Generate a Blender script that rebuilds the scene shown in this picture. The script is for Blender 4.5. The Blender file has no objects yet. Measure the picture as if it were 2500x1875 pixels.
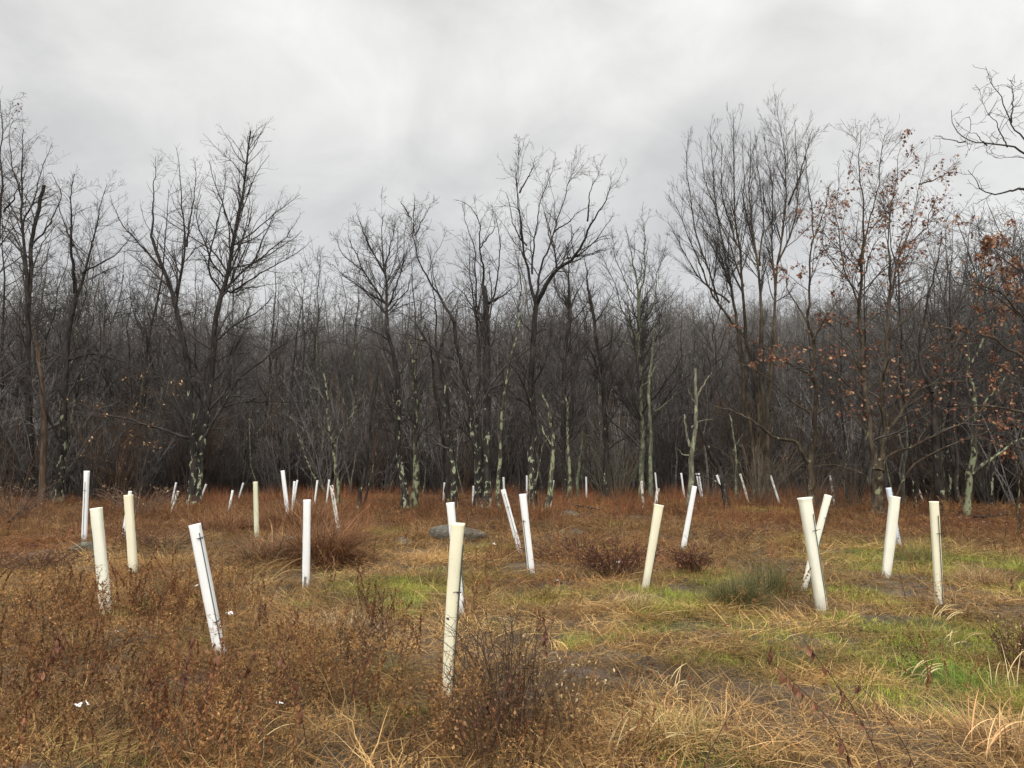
import bpy, math
import numpy as np
from mathutils import Vector, Matrix, Quaternion

sc = bpy.context.scene
COL = sc.collection
R = np.random.default_rng(7)
F, CX, CY, HZ, CAMZ = 1878.0, 1250.0, 937.5, 1144.0, 1.56
PITCH = math.atan((HZ - CY) / F)

# ------------------------------------------------------------------ noise and terrain
def _h(i, j, s):
    v = np.sin(i * 127.1 + j * 311.7 + s * 74.7) * 43758.5453
    return v - np.floor(v)
def vn(x, y, s=0):
    x = np.asarray(x, float); y = np.asarray(y, float)
    i = np.floor(x); j = np.floor(y); a = x - i; b = y - j
    a = a * a * (3 - 2 * a); b = b * b * (3 - 2 * b)
    return ((_h(i, j, s) * (1 - a) + _h(i + 1, j, s) * a) * (1 - b) + (_h(i, j + 1, s) * (1 - a) + _h(i + 1, j + 1, s) * a) * b)
def fbm(x, y, s=0):
    return 0.5 * vn(x, y, s) + 0.3 * vn(x * 2.1 + 5, y * 2.1, s + 1) + 0.2 * vn(x * 4.3, y * 4.3 + 9, s + 2)
def sstep(a, b, x):
    t = np.clip((np.asarray(x, float) - a) / (b - a), 0, 1); return t * t * (3 - 2 * t)
def height(x, y):
    x = np.asarray(x, float); y = np.asarray(y, float)
    h = 0.16 * (vn(x / 5.5, y / 5.5, 3) - .5) + 0.17 * (fbm(x / 1.2, y / 1.2, 8) - .5) * sstep(1.5, 4, y) + 0.045 * (vn(x / .28, y / .28, 5) - .5)
    h = h + 12.0 * sstep(58, 165, y) * (0.8 + 0.4 * vn(x / 40, y / 40, 2)) + 3.0 * sstep(60, 130, y) * sstep(10, 45, x)
    return h
def ray(u, v):
    a = (u - CX) / F; b = (CY - v) / F
    return np.array([a, math.cos(PITCH) - b * math.sin(PITCH), math.sin(PITCH) + b * math.cos(PITCH)])
def at(u, v, D):
    d = ray(u, v); return np.array([0, 0, CAMZ]) + d * (D / d[1])
def gflat(v):
    d = ray(CX, v); return -CAMZ / d[2] * d[1] if d[2] < -1e-4 else 200.0
def hit(u, v):
    d = ray(u, v); D = gflat(v)
    for _ in range(12):
        p = np.array([0, 0, CAMZ]) + d * (D / d[1])
        Dn = (CAMZ - float(height(p[0], p[1]))) / (-d[2]) * d[1]
        D = 0.5 * D + 0.5 * Dn
    p = np.array([0, 0, CAMZ]) + d * (D / d[1]); p[2] = float(height(p[0], p[1])); return p
def gnd(u, D):
    x = (u - CX) / F * D / math.cos(PITCH); return np.array([x, D, float(height(x, D))])

# zones: ellipses laid on the ground in metres
def zone(lst):
    out = []
    for (u, v, rx, ry, s) in lst:
        y1, y2 = gflat(v - ry), gflat(v + ry); yc = (y1 + y2) / 2
        out.append(((u - CX) / F * gflat(v) , yc, rx * gflat(v) / F, max((y1 - y2) / 2, .12), s))
    return out
def zval(z, x, y, edge=.55):
    n = 1.5 * (fbm(x / .55, y / .7, 21) - .5) + .9 * (vn(x / .14, y / .17, 4) - .5)
    m = np.zeros_like(np.asarray(x, float))
    for (a, b, rx, ry, s) in z:
        d = np.sqrt(((x - a) / rx) ** 2 + ((y - b) / ry) ** 2)
        m = np.maximum(m, s * (1 - sstep(1 - edge, 1 + edge, d + n * 1.0)))
    return m
Z_green = zone([(960,1430,170,24,.9),(927,1300,48,10,.8),(880,1340,35,14,.6),(1186,1337,65,14,.6),(1640,1470,130,40,.9),(1763,1412,110,18,.8),
 (1560,1530,45,14,.7),(1401,1568,48,16,.9),(1005,1480,60,22,.6),(2260,1380,230,28,1),(2420,1378,130,24,.9),(2147,1375,110,22,.8),(2300,1540,230,34,.9),
 (1800,1605,170,30,.75),(2180,1580,150,32,.8),(2345,1650,150,62,1.3),(2200,1700,120,34,.9),(1900,1255,100,16,.6),(1010,1730,55,34,.8),(950,1625,34,16,.7),
 (373,1480,70,28,.5),(295,1850,30,40,.6),(1790,1850,130,22,.7),(2080,1460,120,24,.6),(1030,1235,26,10,.7),(1480,1345,60,12,.5),(560,1560,50,16,.4),(1500,1290,60,10,.3),(700,1260,110,12,.3),(2450,1440,80,30,.6),(1700,1520,200,25,.5),(1350,1455,150,20,.5),(2000,1560,200,30,.6),(1150,1400,120,14,.5),(2100,1330,180,16,.4),(1250,1520,90,24,.4),(780,1470,90,18,.4)])
Z_mud = zone([(1390,1595,130,20,.8),(1560,1640,150,24,.8),(1020,1580,80,18,.6),(1890,1685,190,24,.8),(860,1390,95,22,.8),(1790,1545,190,18,.7),(2110,1725,140,24,.7),
 (2470,1500,60,22,.7),(1380,1560,70,14,.6),(2180,1440,120,16,.5),(1650,1720,110,18,.6),(1330,1420,120,14,.4),(1250,1660,60,16,.5)])
Z_straw = zone([(1900,1810,420,75,1),(2420,1840,160,50,.9),(1560,1760,140,60,.8),(1900,1520,160,24,.7),(1150,1500,220,30,.6),(1400,1500,150,26,.6),(700,1500,150,26,.4),(2060,1490,110,16,.6)])
Z_leaf = zone([(60,1345,190,50,1),(2380,1290,300,48,1),(2050,1290,200,30,.7),(1480,1360,190,34,.8),(330,1400,120,20,.6),(1690,1390,110,24,.8),(2470,1560,80,60,.6),(1300,1420,200,20,.6)])
Z_weed = zone([(330,1790,560,190,1.15),(150,1560,330,110,1),(560,1640,300,90,.8),(950,1840,220,80,.7),(1180,1820,220,80,.8)])

# ------------------------------------------------------------------ mesh helpers
def mesh_from(name, V, quads=None, tris=None, mat=None, col=None, smooth=False, mats=None, mi=None):
    me = bpy.data.meshes.new(name)
    V = np.asarray(V, np.float32)
    q = np.zeros((0, 4), np.int32) if quads is None else np.asarray(quads, np.int32)
    t = np.zeros((0, 3), np.int32) if tris is None else np.asarray(tris, np.int32)
    me.vertices.add(len(V)); me.vertices.foreach_set('co', V.ravel())
    nl = q.size + t.size
    me.loops.add(nl); me.loops.foreach_set('vertex_index', np.concatenate([q.ravel(), t.ravel()]))
    me.polygons.add(len(q) + len(t))
    ls = np.concatenate([np.arange(len(q)) * 4, q.size + np.arange(len(t)) * 3]).astype(np.int32)
    me.polygons.foreach_set('loop_start', ls)
    if mi is not None: me.polygons.foreach_set('material_index', np.asarray(mi, np.int32))
    if smooth: me.polygons.foreach_set('use_smooth', np.ones(len(q) + len(t), bool))
    if col is not None:
        a = me.color_attributes.new('Col', 'FLOAT_COLOR', 'POINT')
        c = np.ones((len(V), 4), np.float32); c[:, :3] = col; a.data.foreach_set('color', c.ravel())
    me.update(calc_edges=True)
    for m in (mats or ([mat] if mat else [])): me.materials.append(m)
    return me
def link(name, me, parent=None, loc=(0, 0, 0)):
    o = bpy.data.objects.new(name, me); COL.objects.link(o); o.location = loc
    if parent is not None: o.parent = parent
    return o
def tag(o, label=None, cat=None, group=None, kind=None):
    if label: o['label'] = label
    if cat: o['category'] = cat
    if group: o['group'] = group
    if kind: o['kind'] = kind
    return o
def empty(name, loc, label, cat, group=None):
    o = bpy.data.objects.new(name, None); COL.objects.link(o); o.location = loc; o.empty_display_size = .2
    return tag(o, label, cat, group)
def nrm(a): return a / np.maximum(np.linalg.norm(a, axis=-1, keepdims=True), 1e-9)

class Geo:
    """collects geometry batches"""
    def __init__(s): s.V = []; s.Q = []; s.T = []; s.C = []; s.n = 0; s.MQ = []; s.MT = []
    def _add(s, V, Q=None, T=None, C=None, m=0):
        s.V.append(V.reshape(-1, 3)); k = s.V[-1].shape[0]
        if Q is not None and len(Q): s.Q.append(Q + s.n); s.MQ.append(np.full(len(Q), m))
        if T is not None and len(T): s.T.append(T + s.n); s.MT.append(np.full(len(T), m))
        s.C.append(np.ones((k, 3)) if C is None else C.reshape(-1, 3)); s.n += k
    def tubes(s, P, Rr, sides, C=None, m=0):
        if len(P) == 0: return
        M, n, _ = P.shape
        T = np.gradient(P, axis=1); T = nrm(T)
        ch = nrm(P[:, -1] - P[:, 0]); ref = np.zeros_like(ch); ref[np.arange(M), np.argmin(np.abs(ch), axis=1)] = 1
        U = nrm(np.cross(T, ref[:, None, :])); W = np.cross(T, U)
        a = np.arange(sides) * 2 * math.pi / sides
        ring = P[:, :, None, :] + Rr[:, :, None, None] * (U[:, :, None, :] * np.cos(a)[None, None, :, None] + W[:, :, None, :] * np.sin(a)[None, None, :, None])
        base = (np.arange(M) * n * sides)[:, None, None]
        r = (np.arange(n - 1) * sides)[None, :, None]; k = np.arange(sides)[None, None, :]; k2 = (k + 1) % sides
        Q = np.stack([base + r + k, base + r + k2, base + r + sides + k2, base + r + sides + k], -1).reshape(-1, 4)
        c = None
        if C is not None: c = np.broadcast_to(C[:, None, None, :], (M, n, sides, 3)).copy()
        s._add(ring, Q, None, c, m)
    def ribbons(s, P, Wd, side, C, m=0):
        M, n, _ = P.shape
        S = side[:, None, :] * Wd[:, :, None] * .5
        V = np.stack([P - S, P + S], 2)
        base = (np.arange(M) * n * 2)[:, None]; r = (np.arange(n - 1) * 2)[None, :]
        Q = np.stack([base + r, base + r + 1, base + r + 3, base + r + 2], -1).reshape(-1, 4)
        s._add(V, Q, None, np.broadcast_to(C[:, None, None, :], (M, n, 2, 3)).copy(), m)
    def plates(s, tmpl, tq, tt, pos, rot, scl, C, m=0):
        """copies of a small template mesh: pos (M,3), rot (M,3,3), scl (M,)"""
        M = len(pos); k = len(tmpl)
        V = np.einsum('mij,kj->mki', rot, tmpl) * scl[:, None, None] + pos[:, None, :]
        off = (np.arange(M) * k)[:, None, None]
        Q = (np.asarray(tq)[None] + off).reshape(-1, 4) if len(tq) else None
        T = (np.asarray(tt)[None] + off).reshape(-1, 3) if len(tt) else None
        s._add(V, Q, T, np.broadcast_to(C[:, None, :], (M, k, 3)).copy(), m)
    def mesh(s, name, mat=None, smooth=True, mats=None):
        V = np.concatenate(s.V); C = np.concatenate(s.C)
        Q = np.concatenate(s.Q) if s.Q else None; T = np.concatenate(s.T) if s.T else None
        mi = None
        if mats: mi = np.concatenate(s.MQ + s.MT)
        return mesh_from(name, V, Q, T, mat, C, smooth, mats, mi)

def randrot(rng, M, flat=None):
    q = rng.normal(size=(M, 4)); q /= np.linalg.norm(q, axis=1, keepdims=True)
    w, x, y, z = q.T
    return np.stack([np.stack([1-2*(y*y+z*z), 2*(x*y-z*w), 2*(x*z+y*w)], -1), np.stack([2*(x*y+z*w), 1-2*(x*x+z*z), 2*(y*z-x*w)], -1),
                     np.stack([2*(x*z-y*w), 2*(y*z+x*w), 1-2*(x*x+y*y)], -1)], 1)

# ------------------------------------------------------------------ materials
class NT:
    def __init__(s, name):
        s.m = bpy.data.materials.new(name); s.m.use_nodes = True; s.t = s.m.node_tree; s.t.nodes.clear()
        s.out = s.n('ShaderNodeOutputMaterial'); s.b = s.n('ShaderNodeBsdfPrincipled')
        s.l(s.b.outputs[0], s.out.inputs[0])
    def n(s, k, **kw):
        nd = s.t.nodes.new(k)
        for a, b in kw.items(): setattr(nd, a, b)
        return nd
    def l(s, a, b): s.t.links.new(a, b)
    def mix(s, a, b, f, mode='MIX'):
        m = s.n('ShaderNodeMix', data_type='RGBA', blend_type=mode)
        for sock, v in ((m.inputs[0], f), (m.inputs[6], a), (m.inputs[7], b)):
            if hasattr(v, 'links'): s.l(v, sock)
            elif isinstance(v, (int, float)): sock.default_value = v
            else: sock.default_value = (*v, 1)
        return m.outputs[2]
    def noise(s, scale, vec=None, detail=3, rough=.5, dist=0):
        nd = s.n('ShaderNodeTexNoise'); nd.inputs['Scale'].default_value = scale; nd.inputs['Detail'].default_value = detail
        nd.inputs['Roughness'].default_value = rough; nd.inputs['Distortion'].default_value = dist
        if vec is not None: s.l(vec, nd.inputs['Vector'])
        return nd.outputs[0]
    def ramp(s, fac, stops):
        r = s.n('ShaderNodeValToRGB'); s.l(fac, r.inputs[0]); e = r.color_ramp.elements
        while len(e) < len(stops): e.new(.5)
        for i, (p, c) in enumerate(stops): e[i].position = p; e[i].color = (*c, 1) if not isinstance(c, (int, float)) else (c, c, c, 1)
        return r.outputs[0]
    def coord(s, which='Object', scale=None):
        o = s.n('ShaderNodeTexCoord').outputs[which]
        if scale:
            m = s.n('ShaderNodeMapping'); m.inputs['Scale'].default_value = scale; s.l(o, m.inputs[0]); o = m.outputs[0]
        return o
    def math(s, op, a, b=None, c=None):
        m = s.n('ShaderNodeMath', operation=op)
        for i, v in enumerate((a, b, c)):
            if v is None: continue
            if hasattr(v, 'links'): s.l(v, m.inputs[i])
            else: m.inputs[i].default_value = v
        return m.outputs[0]
    def set(s, **kw):
        for k, v in kw.items():
            i = s.b.inputs[k.replace('_', ' ')]
            if hasattr(v, 'links'): s.l(v, i)
            else: i.default_value = v if not isinstance(v, tuple) or len(v) == 4 else (*v, 1)
    def bump(s, h, st=.5, dist=.02):
        b = s.n('ShaderNodeBump'); b.inputs['Strength'].default_value = st; b.inputs['Distance'].default_value = dist
        s.l(h, b.inputs['Height']); s.l(b.outputs[0], s.b.inputs['Normal'])

def bark(name, dark, light, lichen, lcol=(.20, .215, .14), top=6.0):
    t = NT(name); c = t.coord('Object', (1, 1, .22)); oc = t.coord('Object')
    n1 = t.noise(9, c, 5, .6)
    base = t.ramp(n1, [(.35, dark), (.68, light)])
    big = t.noise(1.1, oc, 2); base = t.mix(base, tuple(x * .55 for x in dark), t.ramp(big, [(.5, 0), (.7, .6)]))
    if lichen > 0:
        v = t.noise(6.5, t.coord('Object', (1, 1, .5)), 5, .62, .5)
        sep = t.n('ShaderNodeSeparateXYZ'); t.l(oc, sep.inputs[0])
        g = t.math('MULTIPLY_ADD', sep.outputs[2], .11 / top, .628 - .15 * lichen)
        m = t.ramp(t.math('SUBTRACT', v, g), [(.0, 0), (.03, 1)])
        lc = t.mix(lcol, tuple(x * 1.5 for x in lcol), t.noise(22, oc, 2))
        base = t.mix(base, lc, t.math('MULTIPLY', m, .85))
    t.set(Base_Color=base, Roughness=.85); t.b.inputs['Specular IOR Level'].default_value = .12; t.bump(n1, .7, .03)
    return t.m
M_dark = bark('bark_dark_wet', (.010, .009, .008), (.040, .034, .030), .62)
M_dark2 = bark('bark_dark_plain', (.012, .010, .009), (.048, .040, .034), .28)
M_lich = bark('bark_heavy_lichen', (.020, .018, .014), (.07, .06, .045), .95, (.16, .175, .105), 12)
M_pale = bark('bark_grey_green', (.045, .047, .034), (.125, .13, .088), .7, (.15, .165, .10), 30)
M_snag = bark('bark_snag', (.05, .047, .035), (.19, .18, .13), .6, (.18, .19, .12), 30)
M_bare = bark('bark_bare_brown', (.035, .024, .018), (.10, .068, .045), 0)
M_oak = bark('bark_oak_brown', (.025, .019, .013), (.085, .066, .045), .25, (.16, .17, .10))
def twigm(name, a, b):
    t = NT(name); n = t.noise(2.2, t.coord('Object'), 3)
    oi = t.n('ShaderNodeObjectInfo').outputs['Random']
    c = t.ramp(n, [(.35, a), (.68, b)])
    c = t.mix(c, tuple(x * .6 for x in a), t.math('MULTIPLY', oi, .5)); t.set(Base_Color=c, Roughness=.8); t.b.inputs['Specular IOR Level'].default_value = .12; return t.m
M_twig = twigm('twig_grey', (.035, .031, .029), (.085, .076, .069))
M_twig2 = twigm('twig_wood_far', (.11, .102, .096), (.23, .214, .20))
M_twigb = twigm('twig_brown', (.055, .034, .022), (.12, .075, .05))
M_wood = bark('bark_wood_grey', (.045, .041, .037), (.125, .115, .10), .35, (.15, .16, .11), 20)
def colm(name, rough=.75, transl=.25, inst=True, var=.25, spec=.3):
    """colour from the blade's own colour times the clump's tint; a little light passes through"""
    t = NT(name); a = t.n('ShaderNodeAttribute'); a.attribute_name = 'Col'
    c = a.outputs['Color']
    if inst:
        b = t.n('ShaderNodeAttribute'); b.attribute_type = 'INSTANCER'; b.attribute_name = 'tint'
        c = t.mix(c, b.outputs['Color'], 1.0, 'MULTIPLY')
    t.set(Base_Color=c, Roughness=rough); t.b.inputs['Specular IOR Level'].default_value = spec
    if transl:
        tr = t.n('ShaderNodeBsdfTranslucent'); t.l(c, tr.inputs[0]); mx = t.n('ShaderNodeMixShader'); mx.inputs[0].default_value = transl
        t.l(t.b.outputs[0], mx.inputs[1]); t.l(tr.outputs[0], mx.inputs[2]); t.l(mx.outputs[0], t.out.inputs[0])
    return t.m
M_blade = colm('dead_blades', .62, .3, True, spec=.22)
M_plant = colm('plant_parts', .6, .25, False, spec=.2)
M_leaf = colm('oak_leaves', .55, .25, False, spec=.25)

def plastic(name, c, dirt):
    t = NT(name); oc = t.coord('Object'); sep = t.n('ShaderNodeSeparateXYZ'); t.l(oc, sep.inputs[0]); z = sep.outputs[2]
    oi = t.n('ShaderNodeObjectInfo').outputs['Random']
    vec = t.n('ShaderNodeVectorMath', operation='ADD'); t.l(oc, vec.inputs[0])
    cb = t.n('ShaderNodeCombineXYZ'); t.l(t.math('MULTIPLY', oi, 37.0), cb.inputs[0]); t.l(cb.outputs[0], vec.inputs[1])
    mp = t.n('ShaderNodeMapping'); mp.inputs['Scale'].default_value = (1, 1, .35); t.l(vec.outputs[0], mp.inputs[0])
    st = t.noise(26, mp.outputs[0], 4, .65)
    soft = t.noise(3.0, vec.outputs[0], 3)
    base = t.mix(c, tuple(x * .90 for x in c), soft)
    # dirt splashed on the foot, fading out above
    foot = t.math('MULTIPLY_ADD', z, -dirt[1], dirt[0])
    k = t.math('ADD', st, foot); m = t.ramp(k, [(.60, 0), (.68, 1)])
    base = t.mix(base, (.13, .085, .05), m)
    film = t.ramp(t.math('ADD', t.math('MULTIPLY', soft, .5), t.math('MULTIPLY_ADD', z, -1.2, .22)), [(.2, 0), (.55, .55)])
    base = t.mix(base, (.42, .36, .27), film)
    spk = t.noise(70, vec.outputs[0], 2); base = t.mix(base, (.35, .34, .3), t.ramp(spk, [(.71, 0), (.76, .35)]))
    t.set(Base_Color=base, Roughness=.42)
    tr = t.n('ShaderNodeBsdfTranslucent'); t.l(base, tr.inputs[0]); mx = t.n('ShaderNodeMixShader'); mx.inputs[0].default_value = .42
    t.l(t.b.outputs[0], mx.inputs[1]); t.l(tr.outputs[0], mx.inputs[2]); t.l(mx.outputs[0], t.out.inputs[0])
    return t.m
MP = {'w': plastic('plastic_white', (.89, .90, .89), (.13, .7)), 'c': plastic('plastic_cream', (.87, .84, .67), (.08, .6)),
      'i': plastic('plastic_ivory', (.88, .875, .77), (.08, .6)), 'g': plastic('plastic_greenish', (.74, .75, .56), (.12, .5)),
      'p': plastic('plastic_patchy', (.80, .77, .70), (.15, .06)), 'b': plastic('plastic_bluish', (.74, .79, .86), (.08, .6))}
def plain(name, c, rough=.5):
    t = NT(name); n = t.noise(14, t.coord('Object'), 3); t.set(Base_Color=t.mix(tuple(x * .75 for x in c), c, n), Roughness=rough); return t.m
M_stake = plain('stake_dark_green', (.035, .055, .045), .5)
M_stake2 = plain('stake_grey', (.10, .10, .09), .6)
M_tie = plain('tie_black', (.012, .012, .012), .4)
M_scrap = plain('scrap_white', (.80, .81, .82), .4)
def rockm():
    t = NT('rock_grey'); oc = t.coord('Object'); n = t.noise(7, oc, 6, .65); c = t.ramp(n, [(.3, (.035, .032, .027)), (.7, (.12, .108, .088))])
    li = t.math('GREATER_THAN', t.noise(5, oc, 4, .6, .5), .60); c = t.mix(c, (.22, .24, .16), t.math('MULTIPLY', li, .6))
    t.set(Base_Color=c, Roughness=.8); t.b.inputs['Specular IOR Level'].default_value = .2; t.bump(n, .9, .06); return t.m
M_rock = rockm()

# ------------------------------------------------------------------ ground
def ground_tint(x, y):
    g = zval(Z_green, x, y); m = zval(Z_mud, x, y); s = zval(Z_straw, x, y); l = zval(Z_leaf, x, y)
    return g, m, s, l
def make_ground():
    ys = [-8.0]
    while ys[-1] < 2.5: ys.append(ys[-1] + .5)
    y = 2.5
    while y < 420: ys.append(y); y += max(.045, y * .0115)
    ys = np.array(ys); us = np.linspace(-1, 1, 330); us = np.sign(us) * (np.abs(us) * .75 + .25 * np.abs(us) ** 3)
    X = us[None, :] * (np.maximum(ys, 0)[:, None] * 1.25 + 9) ; Y = np.repeat(ys[:, None], len(us), 1)
    Z = height(X, Y)
    g, m, s, l = ground_tint(X, Y)
    n = fbm(X / .5, Y / .5, 31); n2 = vn(X / .12, Y / .12, 33)
    c = np.array([.085, .056, .031])[None, None] * (.45 + .9 * n[..., None]) * (.7 + .6 * n2[..., None])
    def lay(c, k, col): return c * (1 - k[..., None]) + np.array(col)[None, None] * (.6 + .8 * n2[..., None]) * k[..., None]
    c = lay(c, np.clip(l, 0, 1) * .7, (.105, .048, .028)); c = lay(c, np.clip(s, 0, 1) * .6, (.24, .16, .075))
    c = lay(c, np.clip(g, 0, 1) * .6, (.06, .066, .02)); c = lay(c, np.clip(m, 0, 1) * .85, (.125, .092, .066))
    far = sstep(26, 60, Y); c = c * (1 - far[..., None]) + np.array([.07, .042, .028]) * (.5 + n[..., None]) * far[..., None]
    V = np.stack([X, Y, Z], -1).reshape(-1, 3); W = len(us); H = len(ys)
    i = (np.arange(H - 1) * W)[:, None] + np.arange(W - 1)[None]; Q = np.stack([i, i + 1, i + W + 1, i + W], -1).reshape(-1, 4)
    me = mesh_from('ground', V, Q, None, None, c.reshape(-1, 3), True)
    a = me.attributes.new('wet', 'FLOAT', 'POINT')
    wet = np.clip(m * 2.0 - .3 + (n2 - .5) * .9, 0, 1) * (Y < 30); a.data.foreach_set('value', wet.ravel().astype(np.float32))
    t = NT('ground_earth'); col = t.n('ShaderNodeAttribute'); col.attribute_name = 'Col'; w = t.n('ShaderNodeAttribute'); w.attribute_name = 'wet'
    oc = t.coord('Object'); n1 = t.noise(34, oc, 6, .7); n3 = t.noise(150, oc, 3)
    c = t.mix(col.outputs['Color'], (0, 0, 0), t.ramp(n1, [(.38, .75), (.60, 0)])); c = t.mix(c, (.30, .21, .11), t.ramp(n3, [(.60, 0), (.70, .4)]))
    wn = t.math('MULTIPLY', w.outputs['Fac'], t.ramp(t.noise(13, oc, 4, .6), [(.40, 0), (.50, 1)]))
    c = t.mix(c, (.045, .034, .027), t.math('MULTIPLY', wn, .7))
    r = t.math('MULTIPLY_ADD', wn, -.68, .78); t.set(Base_Color=c, Roughness=r)
    dry = t.math('SUBTRACT', 1.0, t.math('MULTIPLY', wn, .92)); t.bump(t.math('MULTIPLY', t.math('ADD', n1, n3), dry), .9, .02)
    me.materials.append(t.m)
    tag(link('ground', me), kind='structure')
make_ground()

# ------------------------------------------------------------------ instanced stuff (grass and the like)
def gn_stuff(name, pts, rot, scl, tint, idx, protos, label, cat='plants'):
    """one object whose points carry small clumps of leaves"""
    pc = bpy.data.collections.new(name + '_sources')
    for k, me in enumerate(protos):
        o = bpy.data.objects.new('%s_source_%02d' % (name, k), me); pc.objects.link(o)
    me = bpy.data.meshes.new(name); me.vertices.add(len(pts)); me.vertices.foreach_set('co', np.asarray(pts, np.float32).ravel())
    def attr(n, ty, v, key):
        a = me.attributes.new(n, ty, 'POINT'); a.data.foreach_set(key, np.asarray(v).ravel())
    attr('rot', 'FLOAT_VECTOR', rot.astype(np.float32), 'vector'); attr('scl', 'FLOAT_VECTOR', scl.astype(np.float32), 'vector')
    attr('tint', 'FLOAT_COLOR', np.concatenate([tint, np.ones((len(tint), 1))], 1).astype(np.float32), 'color'); attr('idx', 'INT', idx.astype(np.int32), 'value')
    o = link(name, me); g = bpy.data.node_groups.new(name + '_nodes', 'GeometryNodeTree')
    g.interface.new_socket('Geometry', in_out='INPUT', socket_type='NodeSocketGeometry'); g.interface.new_socket('Geometry', in_out='OUTPUT', socket_type='NodeSocketGeometry')
    N = g.nodes; i = N.new('NodeGroupInput'); ou = N.new('NodeGroupOutput'); ip = N.new('GeometryNodeInstanceOnPoints'); ci = N.new('GeometryNodeCollectionInfo')
    ci.inputs['Collection'].default_value = pc; ci.inputs['Separate Children'].default_value = True; ci.inputs['Reset Children'].default_value = True
    def na(n, ty):
        x = N.new('GeometryNodeInputNamedAttribute'); x.data_type = ty; x.inputs[0].default_value = n; return x.outputs[0]
    L = g.links; L.new(i.outputs[0], ip.inputs['Points']); L.new(ci.outputs[0], ip.inputs['Instance']); ip.inputs['Pick Instance'].default_value = True
    L.new(na('idx', 'INT'), ip.inputs['Instance Index']); L.new(na('scl', 'FLOAT_VECTOR'), ip.inputs['Scale'])
    er = N.new('FunctionNodeEulerToRotation'); L.new(na('rot', 'FLOAT_VECTOR'), er.inputs[0]); L.new(er.outputs[0], ip.inputs['Rotation'])
    L.new(ip.outputs[0], ou.inputs[0])
    md = o.modifiers.new('scatter', 'NODES'); md.node_group = g
    return tag(o, label, cat, kind='stuff')

def blades(rng, m, spread, L, W, elev, bend, cols, n=4, geo=None, jitter=.35, wob=0.0, geo_m=0):
    """m curved blades rooted in a disc: length L(a,b), width W, start elevation elev(a,b) deg, downward bend deg"""
    g = geo or Geo()
    r = spread * np.sqrt(rng.random(m)); a = rng.random(m) * 2 * math.pi
    p = np.stack([r * np.cos(a), r * np.sin(a), np.zeros(m) - .01], -1)
    az = a * jitter * 0 + np.where(rng.random(m) < .5, a, rng.random(m) * 2 * math.pi) + rng.normal(0, .5, m)
    el = np.radians(rng.uniform(*elev, m)); ln = rng.uniform(*L, m) * (1 - .35 * rng.random(m)); bd = np.radians(rng.uniform(*bend, m))
    P = [p]
    for k in range(1, n):
        e = el - bd * (k - .5) / (n - 1); az = az + rng.normal(0, wob, m)
        p = p + (ln / (n - 1))[:, None] * np.stack([np.cos(e) * np.cos(az), np.cos(e) * np.sin(az), np.sin(e)], -1); P.append(p)
    P = np.stack(P, 1)
    P[:, :, 2] = np.maximum(P[:, :, 2], .004 + rng.random(m)[:, None] * .02) if True else 0
    P[:, 0, 2] = -.02
    side = np.stack([-np.sin(az), np.cos(az), rng.normal(0, .35, m)], -1); side = nrm(side)
    w = rng.uniform(*W, m)[:, None] * np.linspace(1, .25, n)[None]
    cols = np.asarray(cols, float); C = cols[rng.integers(0, len(cols), m)] * rng.uniform(.6, 1.35, (m, 1))
    g.ribbons(P, w, side, C, geo_m); return g

STR = [(.42, .30, .15), (.50, .37, .20), (.30, .20, .10), (.20, .13, .07), (.36, .22, .10), (.14, .09, .05), (.55, .42, .25)]
BRN = [(.16, .105, .060), (.22, .145, .080), (.11, .07, .042), (.29, .20, .11), (.08, .05, .032), (.36, .26, .14)]
RUS = [(.28, .12, .05), (.34, .16, .07), (.18, .075, .035), (.40, .22, .11), (.11, .05, .027), (.32, .19, .10)]
GRN = [(.20, .27, .035), (.26, .33, .055), (.15, .22, .03), (.33, .35, .08), (.38, .32, .12)]
# crumpled leaf template
LEAF_T = np.array([(-.0, 0, 0), (.32, .22, .10), (.62, .30, .02), (1, 0, .12), (.62, -.30, .10), (.32, -.22, -.02), (.5, 0, -.08)])
LEAF_F = [(0, 1, 6), (1, 2, 6), (2, 3, 6), (3, 4, 6), (4, 5, 6), (5, 0, 6)]
# lobed oak leaf
_o = [(0, .0), (.18, .05), (.30, .24), (.38, .10), (.52, .36), (.60, .14), (.78, .30), (.82, .10), (1.0, 0)]
OAK = np.array([(x, w, .12 * math.sin(x * 5) + .05) for x, w in _o] + [(x, -w, .12 * math.sin(x * 5 + 1)) for x, w in _o[1:-1][::-1]] + [(x, 0, -.05 + .1 * x) for x in (.2, .4, .6, .8)])
OAK_F = []
def _oakf():
    N = len(_o); up = list(range(N)); dn = [0] + list(range(len(_o) * 2 - 3, N - 1, -1)); mid = [0] + list(range(2 * N - 2, 2 * N + 2)) + [N - 1]
    for side, fl in ((up, 0), (dn, 1)):
        for i in range(N - 1):
            xa = (_o[i][0] + _o[i + 1][0]) / 2; m = min(range(len(mid)), key=lambda q: abs([0, .2, .4, .6, .8, 1][q] - xa))
            if mid[m] in (side[i], side[i + 1] if i + 1 < len(side) else -1): continue
            b = side[i + 1] if i + 1 < len(side) else N - 1
            OAK_F.append((side[i], b, mid[m]) if fl == 0 else (b, side[i], mid[m]))
        for i in range(len(mid) - 1):
            j = min(range(N), key=lambda q: abs(_o[q][0] - ([0, .2, .4, .6, .8, 1][i] + .1)))
            s_ = side[j] if j < len(side) else N - 1
            if s_ in (mid[i], mid[i + 1]): continue
            OAK_F.append((mid[i], s_, mid[i + 1]) if fl == 0 else (s_, mid[i], mid[i + 1]))
_oakf()

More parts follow.
